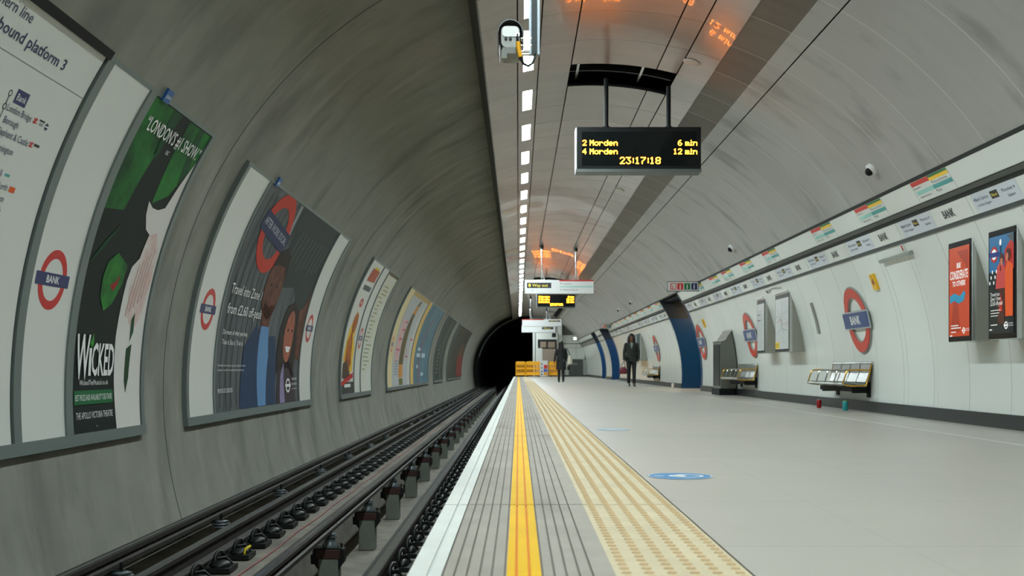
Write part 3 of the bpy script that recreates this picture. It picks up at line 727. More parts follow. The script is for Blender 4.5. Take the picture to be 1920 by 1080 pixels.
# small wall things
def wallbox(name, Y, v, w_, hgt, d, m, label, cat, grp=None, lay=None):
    f = lambda x, y, h: RP(Y - x, v + y, h); root = empty(name, (0,0,0), label, cat, grp)
    slab(f, -w_/2, w_/2, -hgt/2, hgt/2, .001, d, m, 'plate', root)
    if lay: a = Art(f, True, d); lay(a); a.build('marking', root)
    return root
ym = M('plastic_yellow', (240,186,20), .35)
def kick(a): a.poly([(-.05,.06),(-.02,.02),(-.05,-.02),(-.02,-.02),(-.01,-.06),(.02,-.02),(.05,-.04),(.04,.02),(.05,.06),(0,.03)], M('sign_red_brown', (150,60,20), .4)); a.ell(0, .075, .014, .014, ktxt, 2)
for Y, lab in ((13.55, 'small yellow emergency plate on the white wall right of the nearest roundel'), (26.0, 'small yellow emergency plate right of the roundel by the near blue passage')):
    wallbox('warning_plate', Y, 1.325, .15, .21, .03, ym, lab, 'sign', 'small yellow wall plates', kick)
f = lambda x, y, h: RP(16.6 - x, 1.0 + y, h)
o = slab(f, -.05, .05, -.26, .24, .001, .02, M('grille_grey', (140,142,134), .5), 'wall_slot_cover'); tag(o, 'narrow upright grey slot cover on the white wall between the map board and bench', 'wall plate')
# flush access door with lintel
root = empty('access_door', (0,0,0), 'flush white wall door with a grey lintel between the yellow plate and the screens', 'door')
f = lambda x, y, h: RP(13.0 - x, y, h)
slab(f, 0, .92, -.24, 1.53, .0005, .0025, enamel, 'door_leaf', root); slab(f, -.04, .98, 1.53, 1.575, .001, .05, M('lintel_grey', (150,156,146), .4), 'lintel', root)
mb = MB(); slab(f, -.006, 0, -.24, 1.53, .001, .003, M('door_gap', (140,148,144), .5), 'x', mb=mb); mb.build('jamb_gap', root)
wallbox('wall_notice', 12.25, 1.63, .12, .07, .012, whitesat, 'small white notice with a red and black mark above the flush door lintel', 'sign', None,
        lambda a: (a.rect(-.02, .02, -.03, .03, lineR), a.rect(-.01, .01, -.03, -.01, ktxt, 2)))
mb = MB(); p0 = Vector(RP(18.0, 1.60, .0)); p1 = Vector(RP(18.0, 1.66, .16)); mb.tube([p0, p1], .02, whitesat, 12); mb.tube([p1 - Vector((0,0,.02)), p1 + Vector((-.06,0,-.06))], [.03,.045], whitesat, 14); mb.tube([p1 + Vector((-.06,0,-.06)), p1 + Vector((-.065,0,-.065))], .03, black, 12)
tag(mb.build('wall_spotlight'), 'small white tube lamp on an arm above the map board', 'wall lamp')
# dome cameras on the curved ceiling
def dome(Y, v, lab, arm=False):
    c = Vector(RP(Y, v, 0)); a = v / RR; nrm = Vector((-math.cos(a), 0, -math.sin(a))); root = empty('dome_camera', c, lab, 'security camera', 'small ceiling cameras')
    root.rotation_euler = nrm.to_track_quat('Z', 'Y').to_euler()
    mb = MB(); mb.lathe([(.075,0),(.075,.035),(.055,.045)], (0,0,0), whitesat, 20); mb.build('base', root)
    mb = MB(); mb.ball((0,0,.05), .048, black); mb.build('dome', root); return root
dome(11.78, math.asin(2.4/RR)*RR, 'black and white dome camera on the ceiling just above the frieze, nearest the viewer')
dome(19.5, math.asin(2.4/RR)*RR, 'small black camera on the ceiling above the middle of the frieze')
dome(36.5, math.asin(2.45/RR)*RR, 'tiny dark camera on the far ceiling, right one above the far passages')
dome(41.0, math.asin(2.45/RR)*RR, 'tiny dark camera on the far ceiling, left one above the far passages')

# help point cabinet beside the second bench
root = empty('help_point_cabinet', (4.38, 23.1, 0), 'tall dark grey cabinet with a sloping top between the passage and second bench', 'cabinet')
cab = M('cabinet_grey', (112,114,104), .35, metal=.4)
mb = MB(); xw = .365; sil = [(0,.14),(.33,.14)] + [(CX+math.sqrt(RR**2-(z-CZ)**2)-4.38-.02, z) for z in (.3,.6,.9,1.2,1.40)] + [(.10, 1.18), (0,1.15)]
mb.ext(sil, 0, .9, cab); mb.build('body', root, bevel=.008)
mb = MB(); mb.ext([(-.03,0),(.325,0),(.325,.14),(-.03,.14)], -.01, .91, black); mb.build('plinth', root)
mb = MB(); mb.box(-.012, 0, .08, .82, .2, 1.1, dkmetal); mb.build('door', root)
mb = MB(); mb.ext([(-.01,1.155),(.1,1.19),(.24,1.41),(.24,1.43),(.09,1.21),(-.01,1.175)], -.01, .91, silver); mb.build('top_cover', root)

# ================================================================== BENCHES
goldt = M('arm_brass', (214,166,60), .25, metal=.8)
def bench(Yc, label):
    root = empty('wall_bench', (0, Yc, 0), label, 'bench', 'four seat metal benches on the right wall')
    pitch = .43; L2 = pitch * 2
    seatm = M('seat_steel', (170,172,168), .34, metal=.85)
    for i in range(4):
        y0 = -L2 + i*pitch + .02; y1 = y0 + pitch - .04
        mb = MB(); mb.ext([(4.35,.385),(4.38,.405),(4.64,.375),(4.68,.385),(4.68,.375),(4.64,.362),(4.38,.392),(4.35,.372)], y0, y1, seatm); mb.build('seat', root)
        mb = MB(); mb.ext([(4.655,.40),(4.70,.52),(4.72,.635),(4.735,.65),(4.742,.64),(4.728,.62),(4.71,.51),(4.667,.395)], y0, y1, seatm); mb.build('backrest', root)
    for i in range(5):
        y = -L2 + i*pitch; m_ = goldt if i in (0, 4) else chrome
        mb = MB(); mb.tube([(4.70,y,.56),(4.55,y,.565),(4.43,y,.56),(4.395,y,.54),(4.36,y,.42),(4.345,y,.385),(4.37,y,.36),(4.5,y,.345),(4.66,y,.36),(4.70,y,.5),(4.735,y,.66)], .011, m_, 10)
        o = mb.build('armrest', root)
        if i in (0, 4): o['label'] = 'brass coloured end armrest'
    mb = MB(); mb.tube([(4.345,-L2,.375),(4.345,L2,.375)], .017, silver, 12); mb.build('front_rail', root)
    mb = MB(); mb.tube([(4.745,-L2-.03,.655),(4.745,L2+.03,.655)], .022, silver, 12); mb.build('top_rail', root)
    mb = MB(); mb.box(4.50, 4.58, -L2+.1, L2-.1, .27, .335, black); mb.build('beam', root, bevel=.004)
    for y in (-L2+.16, L2-.16):
        mb = MB(); mb.box(4.52, 4.76, y-.025, y+.025, .25, .33, black); mb.box(4.735, 4.757, y-.06, y+.06, .19, .40, black); mb.build('bracket', root, bevel=.004)
    return root
bench(15.15, 'nearest steel wall bench of four seats with brass end arms under the large roundel')
bench(22.0, 'second steel wall bench in front of the dark cabinet')
bench(36.6, 'far blurred bench with brass arm beyond the near blue passage')

# litter
def can(Y, X, r, h, m, m2, label, name):
    root = empty(name, (X, Y, 0), label, 'can' if 'can' in name else 'cup')
    mb = MB(); mb.lathe([(r*.8,0),(r,.008),(r,h*.9),(r*.82,h)], (0,0,0), m, 20); mb.build('body', root)
    mb = MB(); mb.lathe([(r*.84,h),(r*.84,h+.006),(r*.7,h+.004),(.0001,h+.003)], (0,0,0), m2, 20); mb.build('lid', root)
can(15.75, 4.44, .034, .12, M('can_red', (170,20,24), .3, metal=.3), silver, 'red drinks can standing on the floor in front of the nearest bench', 'drinks_can')
can(14.75, 4.52, .036, .13, M('cup_teal', (30,150,150), .4), M('lid_green', (120,200,60), .4), 'teal cup with a green lid on the floor below the nearest bench', 'drinks_cup')
can(30.4, 4.40, .04, .15, whitesat, M('cup_lid_cream', (220,214,190), .4), 'small white paper cup on the floor at the blue passage', 'paper_cup')

# floor stickers
def sticker(X, Y, r, cb, cw, label):
    a = Art(lambda x, y, h: (X + x, Y + y, h + .0006), False)
    a.ell(0, 0, r, r, cb, 1, 48); a.ring(0, 0, r*.985, r*.95, cw, 2, 48)
    a.ring(r*.22, 0, r*.46, r*.36, cw, 2, 28, a0=-2.6, a1=2.4, sx=1.1)           # white curved mark
    a.rect(-r*.78, -r*.5, -r*.06, r*.06, cw, 2); a.ell(-r*.22, 0, r*.13, r*.2, cw, 2, 18); a.ell(r*.04, r*.02, r*.15, r*.24, cw, 2, 18)
    o = a.build('floor_sticker'); tag(o, label, 'floor sticker', 'round blue floor stickers')
sticker(.88, 5.81, .178, M('sticker_blue', (40,126,176), .4), wtxt, 'round blue floor sticker with a white mark nearest the camera')
sticker(.90, 10.2, .165, M('sticker_faded', (140,170,190), .4), M('sticker_white', (190,196,198), .4), 'faded pale blue round floor sticker farther along the platform')

# ================================================================== TRACK
def rail_prof(w_=.035, h=.155, fw=.062):
    return [(-fw,0),(fw,0),(fw,.012),(.012,.03),(.010,h-.045),(w_,h-.036),(w_,h-.006),(w_-.006,h),(-w_+.006,h),(-w_,h-.006),(-w_,h-.036),(-.010,h-.045),(-.012,.03),(-fw,.012)]
def rail(name, X, z0, prof, label, group, shiny=True):
    root = empty(name, (X, 0, z0), label, 'rail', group)
    zt = max(p[1] for p in prof)
    mb = MB(); mb.ext(prof, YB, 99, rust); mb.build('rail_section', root)
    if shiny: mb = MB(); mb.box(-.026, .03, YB, 99, zt - .002, zt + .001, steel); o = mb.build('running_surface', root); o['label'] = 'polished steel running surface'
    return root
RA = rail('running_rail', -2.44, -.90, rail_prof(), 'running rail with a polished top on the tunnel wall side of the track', 'rails of the track')
RB = rail('running_rail', -.945, -.90, rail_prof(), 'brown running rail nearest the platform edge', 'rails of the track')
RC = rail('conductor_rail', -1.60, -.785, [(-.045,0),(.045,0),(.045,.03),(.02,.045),(.02,.06),(.04,.07),(.04,.095),(-.04,.095),(-.04,.07),(-.02,.06),(-.02,.045),(-.045,.03)], 'dark centre conductor rail carried on the row of concrete posts', 'rails of the track', False)
RD = rail('conductor_rail', -2.80, -.785, [(-.05,0),(.05,0),(.05,.03),(.02,.045),(.02,.06),(.045,.07),(.045,.10),(-.045,.10),(-.045,.07),(-.02,.06),(-.02,.045),(-.05,.03)], 'dark outer conductor rail along the foot of the curved tunnel wall', 'rails of the track', False)
for r_ in (RC, RD):
    mb = MB(); mb.box(-.014, .02, YB, 99, .096 if r_ is RC else .101, .0985 if r_ is RC else .1035, steel); mb.build('contact_strip', r_)
def clip_mesh(sx):
    mb = MB(); w_ = .10 if sx > .9 else .055
    mb.box(-w_, w_, -.12, .12, -.02, .015, rubber)
    mb.ball((0, 0, .02), (w_*.78, .10, .045), rubber, 12)
    mb.tube([(-.01 + .02*math.cos(t), .085*math.cos(t), .03 + .095*math.sin(t)) for t in [PI*k/8 for k in range(9)]], .015, rubber, 8)
    mb.tube([(-.08*sx, -.05, .03), (-.03*sx, -.02, .075), (.03*sx, .03, .075), (.07*sx, .06, .02)], .013, rubber, 8)
    return mb
for rt, dx, z, ph, sx in ((RA, .19, -.02, 0.1, 1), (RB, .115, .055, .3, .6)):
    proto = clip_mesh(sx).build('rail_clip', rt); proto.location = (dx, 4.6 + ph, z)
    for k in range(1, 100):
        c = proto.copy(); C.objects.link(c); c.parent = rt; c.location = (dx, 4.6 + ph + .56 * k, z)
    mb = MB(); src = clip_mesh(sx)
    for k in range(100, 128):
        mb.add([(x + dx, y + 4.6 + ph + .56 * k, z_ + z) for x, y, z_ in src.v], src.f, rubber, True)
    mb.build('rail_clips_far', rt)['kind'] = 'stuff'
def post_unit():
    root = empty('insulator_post', (0,0,0))
    mb = MB(); mb.box(-.085, .085, -.08, .08, -1.32, -1.0, postc); mb.build('concrete_post', root, bevel=.012)
    mb = MB(); mb.ext([(-.085,-1.09),(.085,-1.09),(.13,-1.03),(.13,-.93),(.115,-.91),(-.115,-.91),(-.13,-.93),(-.13,-1.03)], -.075, .05, rubber); mb.box(-.1, .1, -.085, -.07, -1.0, -.925, redbrown); mb.box(-.16,-.085,.0,.3,-1.06,-.98,black) ; mb.build('cap_bracket', root, bevel=.004)
    mb = MB(); mb.lathe([(.065,-.91),(.065,-.885),(.05,-.87),(.042,-.835),(.058,-.832),(.058,-.822),(.036,-.818),(.055,-.812),(.055,-.802),(.034,-.798),(.03,-.786)], (.0,0,0), porc, 16); mb.build('insulator', root)
    mb = MB(); mb.tube([(.095,-.04,-.91),(.095,-.04,-.875)], .022, chrome, 8); mb.build('bolt', root)
    return root
pp = post_unit()
for k in range(29):
    o = pp if k == 0 else copy_tree(pp); o.location = (-1.585, 8.96 + 2.27 * k, 0)
    tag(o, 'grey concrete post with insulator under the centre rail, %s nearest of the row' % nth(k + 1), 'insulator post', 'concrete insulator posts between the rails')
def ins_unit():
    root = empty('rail_insulator', (0,0,0))
    mb = MB(); mb.lathe([(.075,-.95),(.075,-.90),(.055,-.88),(.045,-.85)], (0,0,0), postc, 14); mb.build('base', root)
    mb = MB(); mb.lathe([(.045,-.85),(.085,-.842),(.085,-.832),(.04,-.826),(.08,-.818),(.08,-.808),(.04,-.80),(.072,-.792),(.03,-.78)], (0,0,0), porc, 16); mb.build('fins', root)
    mb = MB(); mb.box(-.12,.02,-.02,.02,-.80,-.775,dkmetal); mb.tube([(0,0,-.79),(0,0,-.72)], .012, dkmetal, 8); mb.build('clamp', root)
    return root
pp = ins_unit()
for k in range(28):
    o = pp if k == 0 else copy_tree(pp); o.location = (-2.68, 7.2 + 2.42 * k, 0)
    tag(o, 'finned insulator beside the outer conductor rail, %s nearest of the row' % nth(k + 1), 'insulator', 'insulators of the outer rail')
mb = MB(); mb.tube([(-2.58, YB, -.92), (-2.58, 20, -.92), (-2.58, 75, -.92)], .03, black, 8); tag(mb.build('track_cable'), 'thick black cable lying between the outer rails', 'cable')
mb = MB(); mb.tube([(-2.96, YB, -.80), (-2.96, 75, -.80)], .035, dkmetal, 10); tag(mb.build('wall_pipe'), 'dark pipe fixed along the foot of the tunnel wall', 'pipe')
mb = MB(); pts = [(-2.06 + .01*math.sin(y*3), y, -.943) for y in [5 + .5*k for k in range(120)]]; mb.tube(pts, .006, M('cable_red', (130,40,34), .5), 6); tag(mb.build('thin_cable'), 'thin red cable running along the track bed beside the rail clips', 'cable')
mb = MB(); mb.tube([(-1.93,6.55,-.94),(-1.9,6.8,-.86),(-1.84,7.0,-.88),(-1.80,7.05,-.98),(-1.80,7.05,-1.1)], .016, M('cable_red2', (120,44,36), .5), 8); tag(mb.build('looped_cable'), 'short reddish cable looping over the edge of the pit', 'cable')
mb = MB(); mb.tube([(-2.20,8.55,-.93),(-2.19,8.56,-.86),(-2.16,8.6,-.845)], .012, M('tag_yellow', (226,200,30), .4), 6); tag(mb.build('marker_tag'), 'small bent yellow marker beside the left rail clips', 'marker')
mb = MB(); mb.box(-1.12, -1.085, YB, 76, -.93, -.90, dkmetal); tag(mb.build('pit_edge_strip'), 'dark metal strip along the edge of the pit next to the near rail', 'edge strip')

# ================================================================== LEFT WALL POSTERS
def lframe(Y0, Y1, uprights, v0, v1, label, band=None):
    root = empty('poster_frame', (0,0,0), label, 'poster frame', 'grey metal poster frames on the tunnel wall')
    slab(LP, Y0, Y1, v0 - .085, v0, .0, .05, alu, 'bottom_rail', root); slab(LP, Y0, Y1, v1, v1 + .03, .0, .035, alu, 'top_rail', root)
    for a, b in uprights: slab(LP, a, b, v0, v1, .0, .045, alu, 'upright', root)
    mb = MB(); slab(LP, Y0 + .01, Y1 - .01, v0, v1, .0, .012, M('frame_back', (60,64,62), .6), 'x', mb=mb); mb.build('backing', root)
    if band: slab(LP, Y0, band, v1 - .005, v1 + .055, .035, .05, black, 'dark_top_band', root)
    mb = MB(); y = Y0 + .15
    while y < Y1:
        p = Vector(LP(y, v0 - .045, .05)); mb.ball(p, .006, dkmetal, 6); y += .45
    return root
def sheet(Y0, Y1, v0, v1, m, name, label, cat, grp=None, h=.03):
    root = empty(name, (0,0,0), label, cat, grp); slab(LP, Y0, Y1, v0, v1, .012, h, m, 'sheet', root)
    return root, Art(LP, True, h)
V0, V1 = -.28, 2.28
lframe(2.5, 9.06, [(6.71, 6.81), (7.49, 7.60), (8.98, 9.05)], V0, V1, 'grey metal frame around the nearest map, roundel panel and green poster', band=6.72)
lframe(10.2, 16.42, [(10.2, 10.28), (11.125, 11.165), (15.42, 15.46), (16.33, 16.42)], V0, V1, 'grey metal frame around the after work poster with couple')
lframe(19.05, 23.15, [(19.05, 19.12), (20.58, 20.64), (21.42, 21.48), (23.05, 23.15)], V0, V1, 'grey metal frame of the third poster group')
lframe(25.75, 37.6, [(25.75, 25.85), (31.22, 31.32), (37.4, 37.6)], V0, V1, 'grey metal frame of the fourth poster group with the blue poster')
lframe(40.1, 44.8, [(40.1, 40.2), (44.7, 44.8)], V0, V1, 'far grey frame around the first dark poster')
lframe(47.5, 59.7, [(47.5, 47.6), (59.6, 59.7)], V0, V1, 'farthest grey frame before the dark tunnel mouth')
# line map
root, a = sheet(2.6, 6.69, V0, V1 - .0, paper, 'line_map_panel', 'white line map panel for the Northern line, at the left edge of the photo', 'map')
a.text('Northern line', 5.765, 2.175, .062, ntxt, 'r', w=.56); a.text('Southbound platform 3', 6.31, 2.055, .068, ntxt, 'r', w=1.08, bold=.012)
a.rect(2.6, 6.69, 1.975, 1.979, M('thin_rule', (90,95,95), .5))
a.rect(5.965, 6.105, 1.75, 1.835, navy); a.text('Bank', 5.98, 1.772, .04, wtxt, w=.11, lay=3)
for i, (t, v) in enumerate((('London Bridge', 1.695), ('Borough', 1.625), ('Elephant & Castle', 1.555), ('Kennington', 1.47), ('Oval', 1.405), ('Stockwell', 1.335), ('Clapham North', 1.265), ('Clapham Common', 1.195), ('Clapham South', 1.125), ('Balham', 1.055))):
    wd = {'London Bridge': .29, 'Borough': .17, 'Elephant & Castle': .36, 'Kennington': .24, 'Oval': .1, 'Stockwell': .2}.get(t, .31)
    a.text(t, 5.935 if i != 1 else 5.95, v, .042, ntxt, w=wd)
def rail_sym(x, y): 
    for d in (.012, -.008): a.poly([(x, y+d), (x+.05, y+d), (x+.05, y+d+.007), (x, y+d+.007)], red, 2)
    a.poly([(x+.015, y-.018), (x+.04, y+.012), (x+.035, y+.03), (x+.01, y)], red, 2)
rail_sym(6.25, 1.71); rail_sym(6.31, 1.57)
a.rect(6.32, 6.39, 1.725, 1.737, ktxt); a.rect(6.33, 6.38, 1.70, 1.718, M('print_grey', (150,155,155), .5)); a.ell(6.425, 1.712, .022, .022, ntxt); a.rect(6.405, 6.445, 1.708, 1.716, wtxt, 2)
a.rect(6.37, 6.44, 1.575, 1.592, ktxt); a.rect(6.17, 6.23, 1.345, 1.362, tealb); a.rect(6.27, 6.34, 1.265, 1.30, M('print_orange', (214,92,44), .4))
for v in (1.79, 1.71): a.ring(5.905, v, .02, .013, ktxt)
a.rect(5.901, 5.909, 1.73, 1.77, ktxt); a.rect(5.901, 5.909, .9, 1.69, ktxt)
a.build('map_print', root)
# roundel panels
def rpanel(Y0, Y1, cx, R, label, m=paper, name='roundel_panel'):
    root, a = sheet(Y0, Y1, V0, V1, m, name, label, 'station sign', 'white roundel panels on the tunnel wall')
    a.roundel(cx, .80, R, 'BANK', sxx) if False else a.roundel(cx, .80, R, 'BANK'); a.build('roundel', root)
rpanel(6.81, 7.49, 7.13, .205, 'white wall panel with a BANK roundel between line map and green poster')
rpanel(10.28, 11.125, 10.70, .215, 'white wall panel with a BANK roundel at the left end of the second frame')
rpanel(15.46, 16.33, 15.88, .215, 'narrow white wall panel with a BANK roundel at the right end of the second frame')
rpanel(20.64, 21.42, 21.03, .215, 'thin white panel with a BANK roundel between the posters of the third frame')
# theatre poster
gk = M('print_darkgreen_black', (13,26,22), .3); g1 = M('print_green', (34,120,44), .35, rgb2=(14,60,30), scale=2.2, stretch=(1,1,1)); g2 = M('print_green_dark', (16,70,36), .35)
wp = M('print_white_warm', (214,210,204), .35); pinkw = M('print_pink_white', (206,172,164), .4, rgb2=(214,206,200), scale=6)
root, a = sheet(7.60, 8.98, V0, V1, gk, 'theatre_poster', 'tall green and black theatre poster reading Wicked, nearest poster on the tunnel wall', 'poster')
a.poly([(7.60,1.38),(7.62,2.27),(8.02,2.27),(8.12,1.9),(7.98,1.42)], g1, 1); a.poly([(8.02,2.27),(8.22,2.27),(8.16,1.88),(8.08,1.9)], g2, 1)
a.poly([(8.42,2.27),(8.97,2.27),(8.97,2.0),(8.72,1.66),(8.45,1.55)], g1, 1); a.poly([(8.66,2.27),(8.78,2.27),(8.9,1.9),(8.8,1.75)], g2, 2)
a.poly([(8.97,2.02),(8.97,V0),(8.44,V0),(8.40,.1),(8.38,.45),(8.42,.9),(8.46,1.02),(8.60,1.12),(8.72,1.28),(8.52,1.34),(8.42,1.45),(8.38,1.56),(8.5,1.52),(8.62,1.52),(8.76,1.56),(8.86,1.78)], wp, 2)
a.poly([(8.62,1.30),(8.78,1.34),(8.92,1.2),(8.94,.95),(8.86,.62),(8.70,.50),(8.56,.62),(8.50,.86),(8.56,1.06)], pinkw, 3)
for k in range(5): a.poly([(8.50+.07*k,.62+.04*k),(8.53+.07*k,.62+.04*k),(8.62+.06*k,1.05+.04*k),(8.60+.06*k,1.06+.04*k)], M('print_pale_line', (186,160,150), .4), 4)
a.poly([(8.66,.60),(8.72,.66),(8.74,.50),(8.68,.42)], g2, 4); a.poly([(8.62,.36),(8.73,.40),(8.70,.12),(8.64,-.0),(8.61,.1)], M('print_leaf', (24,60,26), .4), 4)
a.poly([(7.98,1.02),(8.12,1.10),(8.36,1.02),(8.33,.86),(8.20,.70),(8.06,.64),(7.96,.74),(7.94,.9)], M('print_leafgreen', (44,124,44), .35, rgb2=(20,74,36), scale=5), 3)
a.poly([(8.10,.84),(8.20,.88),(8.26,.95),(8.24,.86),(8.17,.80)], M('print_red_mark', (150,34,34), .35), 4)
for k in range(4): a.poly([(7.64+.05*k,.98+.05*k),(7.66+.05*k,.98+.05*k),(7.86+.05*k,1.14+.05*k),(7.85+.05*k,1.15+.05*k)], g2, 3)
a.text('“LONDON\'S #1 SHOW.”', 7.69, 2.03, .105, wtxt, w=1.26, lay=6, bold=.01); a.text('LBC', 8.30, 1.945, .035, wtxt, 'c', lay=6)
a.text('W', 7.65, .13, .32, wtxt, w=.24, lay=6, bold=.02); a.text('I', 7.885, .15, .20, wtxt, w=.045, lay=6, bold=.02); a.text('CKED', 7.94, .15, .24, wtxt, w=.43, lay=6, bold=.02)
a.poly([(7.89,.39),(7.94,.47),(7.95,.38),(7.92,.35)], M('print_bright_green', (60,150,50), .4), 7)
a.text('WickedTheMusical.co.uk', 7.73, .075, .038, wtxt, w=.54, lay=6); a.rect(7.64, 8.37, -.07, .035, M('print_banner_green', (24,98,54), .35), 5)
a.text('BEST PRICES AND AVAILABILITY TUES-THURS', 7.66, -.04, .045, wtxt, w=.69, lay=6); a.text('THE APOLLO VICTORIA THEATRE', 7.67, -.175, .05, wtxt, w=.69, lay=6)
a.rect(8.03, 8.05, -.24, -.235, wtxt, 6); a.build('poster_print', root)
def clip(Y, v, label, t):
    root = empty('frame_clip', (0,0,0), label, 'clip', 'small blue frame clips')
    slab(LP, Y - .06, Y + .06, v, v + .10, .03, .05, M('clip_blue', (30,88,150), .4), 'plate', root)
    a = Art(LP, True, .05); a.text(t, Y, v + .035, .03, wtxt, 'c', w=.09); a.build('lettering', root)
clip(7.77, 2.27, 'small blue clip reading global on top of the green theatre poster', 'global'); clip(11.36, 2.27, 'small blue clip on top of the couple poster', 'g')
# travel poster with couple
pg = M('print_slate', (58,66,66), .3, rgb2=(104,108,110), scale=3, stretch=(1,3,.3)); ph = M('print_slate_dark', (44,54,54), .3)
root, a = sheet(11.165, 15.42, V0, V1, pg, 'travel_poster', 'large grey travel poster with a man in blue and a smiling woman', 'poster')
a.poly([(12.9,2.27),(15.41,2.27),(15.41,1.0),(14.9,.9),(14.2,1.3),(13.6,1.25),(13.2,1.6)], ph, 1)
a.poly([(12.75,2.27),(12.85,2.27),(13.0,1.6),(13.45,1.25),(13.4,1.2),(12.9,1.55)], M('print_pale', (150,154,154), .4), 2)
for k in range(16): x = 11.25 + .11*k; a.poly([(x, V0 + .05), (x + .03, V0 + .05), (x + .12, 2.2), (x + .09, 2.2)], M('print_streak%d' % (k % 2), ((92,98,100), (40,48,50))[k % 2], .35), 1)
for k in range(9): x = 13.3 + .22*k; a.poly([(x, 1.5 + .05*(k % 3)), (x + .03, 1.5 + .05*(k % 3)), (x + .22, 2.0), (x + .19, 2.0)], M('print_streak_pale', (96,104,106), .35), 3)
a.ring(12.28, 1.82, .47, .31, M('print_roundel', (190,58,44), .35), 3, a0=.3, a1=2*PI+.3, sx=1.35, rot=-.25); a.poly([(11.60,2.03),(12.95,1.88),(12.95,1.62),(11.56,1.80)], M('print_bar_blue', (36,50,84), .35), 4)
a.text('AFTER WORK SOCIAL', 11.66, 1.87, .09, M('print_pale2', (196,198,204), .4), w=1.22, lay=5, rot=-.11)
skD = M('print_skin_dark', (74,44,34), .35, rgb2=(112,66,50), scale=6); skL = M('print_skin', (176,104,80), .35, rgb2=(146,80,62), scale=7); hr = M('print_hair', (34,24,22), .35)
a.ell(13.12, 1.22, .42, .42, skD, 4); a.poly([(12.75,1.45),(12.85,1.66),(13.2,1.75),(13.5,1.62),(13.55,1.35),(13.35,1.5),(13.0,1.5)], hr, 5); a.poly([(12.85,1.0),(13.4,1.0),(13.3,.62),(12.95,.62)], skD, 4)
a.poly([(12.15,V0+.01),(12.3,.45),(12.75,.74),(13.0,.6),(13.35,.6),(13.75,.62),(14.0,.3),(13.95,V0+.01)], M('print_suit', (32,56,86), .35), 4)
a.poly([(12.95,.72),(13.35,.72),(13.5,.35),(13.4,V0+.01),(13.0,V0+.01),(12.95,.35)], M('print_shirt', (96,140,184), .35), 5); a.ell(12.97, 1.24, .05, .02, hr, 5); a.ell(13.27, 1.24, .05, .02, hr, 5); a.poly([(13.0,1.0),(13.25,1.02),(13.12,.96)], M('print_lips', (110,52,46), .4), 5)
a.poly([(13.95,.1),(14.0,.75),(14.2,1.05),(14.55,1.12),(14.95,1.0),(15.1,.5),(15.0,.0),(14.75,.2),(14.2,.2)], hr, 5); a.ell(14.55, .64, .28, .36, skL, 6); a.ell(14.46, .72, .045, .025, hr, 7); a.ell(14.70, .72, .045, .025, hr, 7)
a.poly([(14.42,.50),(14.74,.50),(14.66,.42),(14.5,.42)], wtxt, 7); a.poly([(14.40,.52),(14.76,.52),(14.74,.50),(14.42,.50)], M('print_lip2', (170,60,56), .4), 7); a.poly([(14.56,.66),(14.62,.56),(14.54,.56)], M('print_nose', (150,84,66), .4), 7)
a.poly([(14.0,V0+.01),(14.1,.15),(14.4,.3),(14.75,.3),(15.1,.12),(15.2,V0+.01)], M('print_top', (60,48,52), .35), 5); a.poly([(14.2,V0+.01),(14.25,.1),(14.42,.28),(14.5,V0+.01)], M('print_lilac', (140,130,164), .4), 6)
a.poly([(14.75,1.0),(15.1,1.05),(15.41,1.35),(15.41,.3),(15.1,.35),(15.0,.8)], skD, 4)
a.text('Travel into Zone 1', 11.34, 1.02, .115, wtxt, w=1.32, lay=8); a.text('from £2.60 off-peak', 11.36, .80, .115, wtxt, w=1.50, lay=8)
a.text('Do more of what you love.', 11.34, .57, .055, wtxt, w=1.02, lay=8); a.text('Tube it. Bus it. Train it.', 11.35, .46, .055, wtxt, w=.86, lay=8)
a.text('The off-peak adult rate pay as you go fare applies to journeys', 11.25, .22, .022, wtxt, w=1.15, lay=8); a.text('in Zones 1 and 2 and outside the peak hours.', 11.25, .17, .022, wtxt, w=1.1, lay=8)
a.text('MAYOR OF LONDON', 11.28, -.07, .05, wtxt, w=.58, lay=8); a.ring(14.72, -.04, .10, .07, wtxt, 8, sx=1.4); a.rect(14.55, 14.89, -.06, -.02, wtxt, 9)
for k, t in enumerate(('TRANSPORT', 'FOR LONDON')): a.text(t, 14.95, .03 - .07*k, .035, wtxt, w=.34, lay=8)
a.text('EVERY JOURNEY MATTERS', 14.95, -.10, .018, wtxt, w=.34, lay=8); a.build('poster_print', root)
# third frame: food poster, pale list
root, a = sheet(19.12, 20.58, V0, V1, paper, 'food_poster', 'narrow white poster with orange food picture and a black foot, third frame', 'poster')
fo = M('print_orange_food', (200,120,36), .35, rgb2=(130,50,28), scale=5); fy = M('print_food_yellow', (232,190,50), .35)
a.poly([(19.5,1.88),(20.4,1.90),(20.45,2.14),(19.6,2.14)], M('print_brickred', (166,66,48), .4, rgb2=(196,110,80), scale=6), 2); a.rect(19.75, 20.3, 2.14, 2.18, fy, 2); a.text('FRESH', 19.5, 1.72, .11, M('print_grey_text', (90,96,96), .4), w=.85) if False else a.rect(19.5, 20.35, 1.70, 1.80, M('print_grey_text', (90,96,96), .4), 2)
a.ring(19.95, 1.46, .09, .03, M('print_pinkred', (196,84,80), .4), 2, sx=2)
a.poly([(19.3,.35),(19.5,.9),(19.9,1.3),(20.2,1.2),(20.2,.8),(20.45,.6),(20.4,.15),(19.9,.05)], fy, 2); a.poly([(19.45,.2),(19.55,.7),(19.85,.95),(20.1,.7),(20.2,.3),(19.9,.1)], fo, 3)
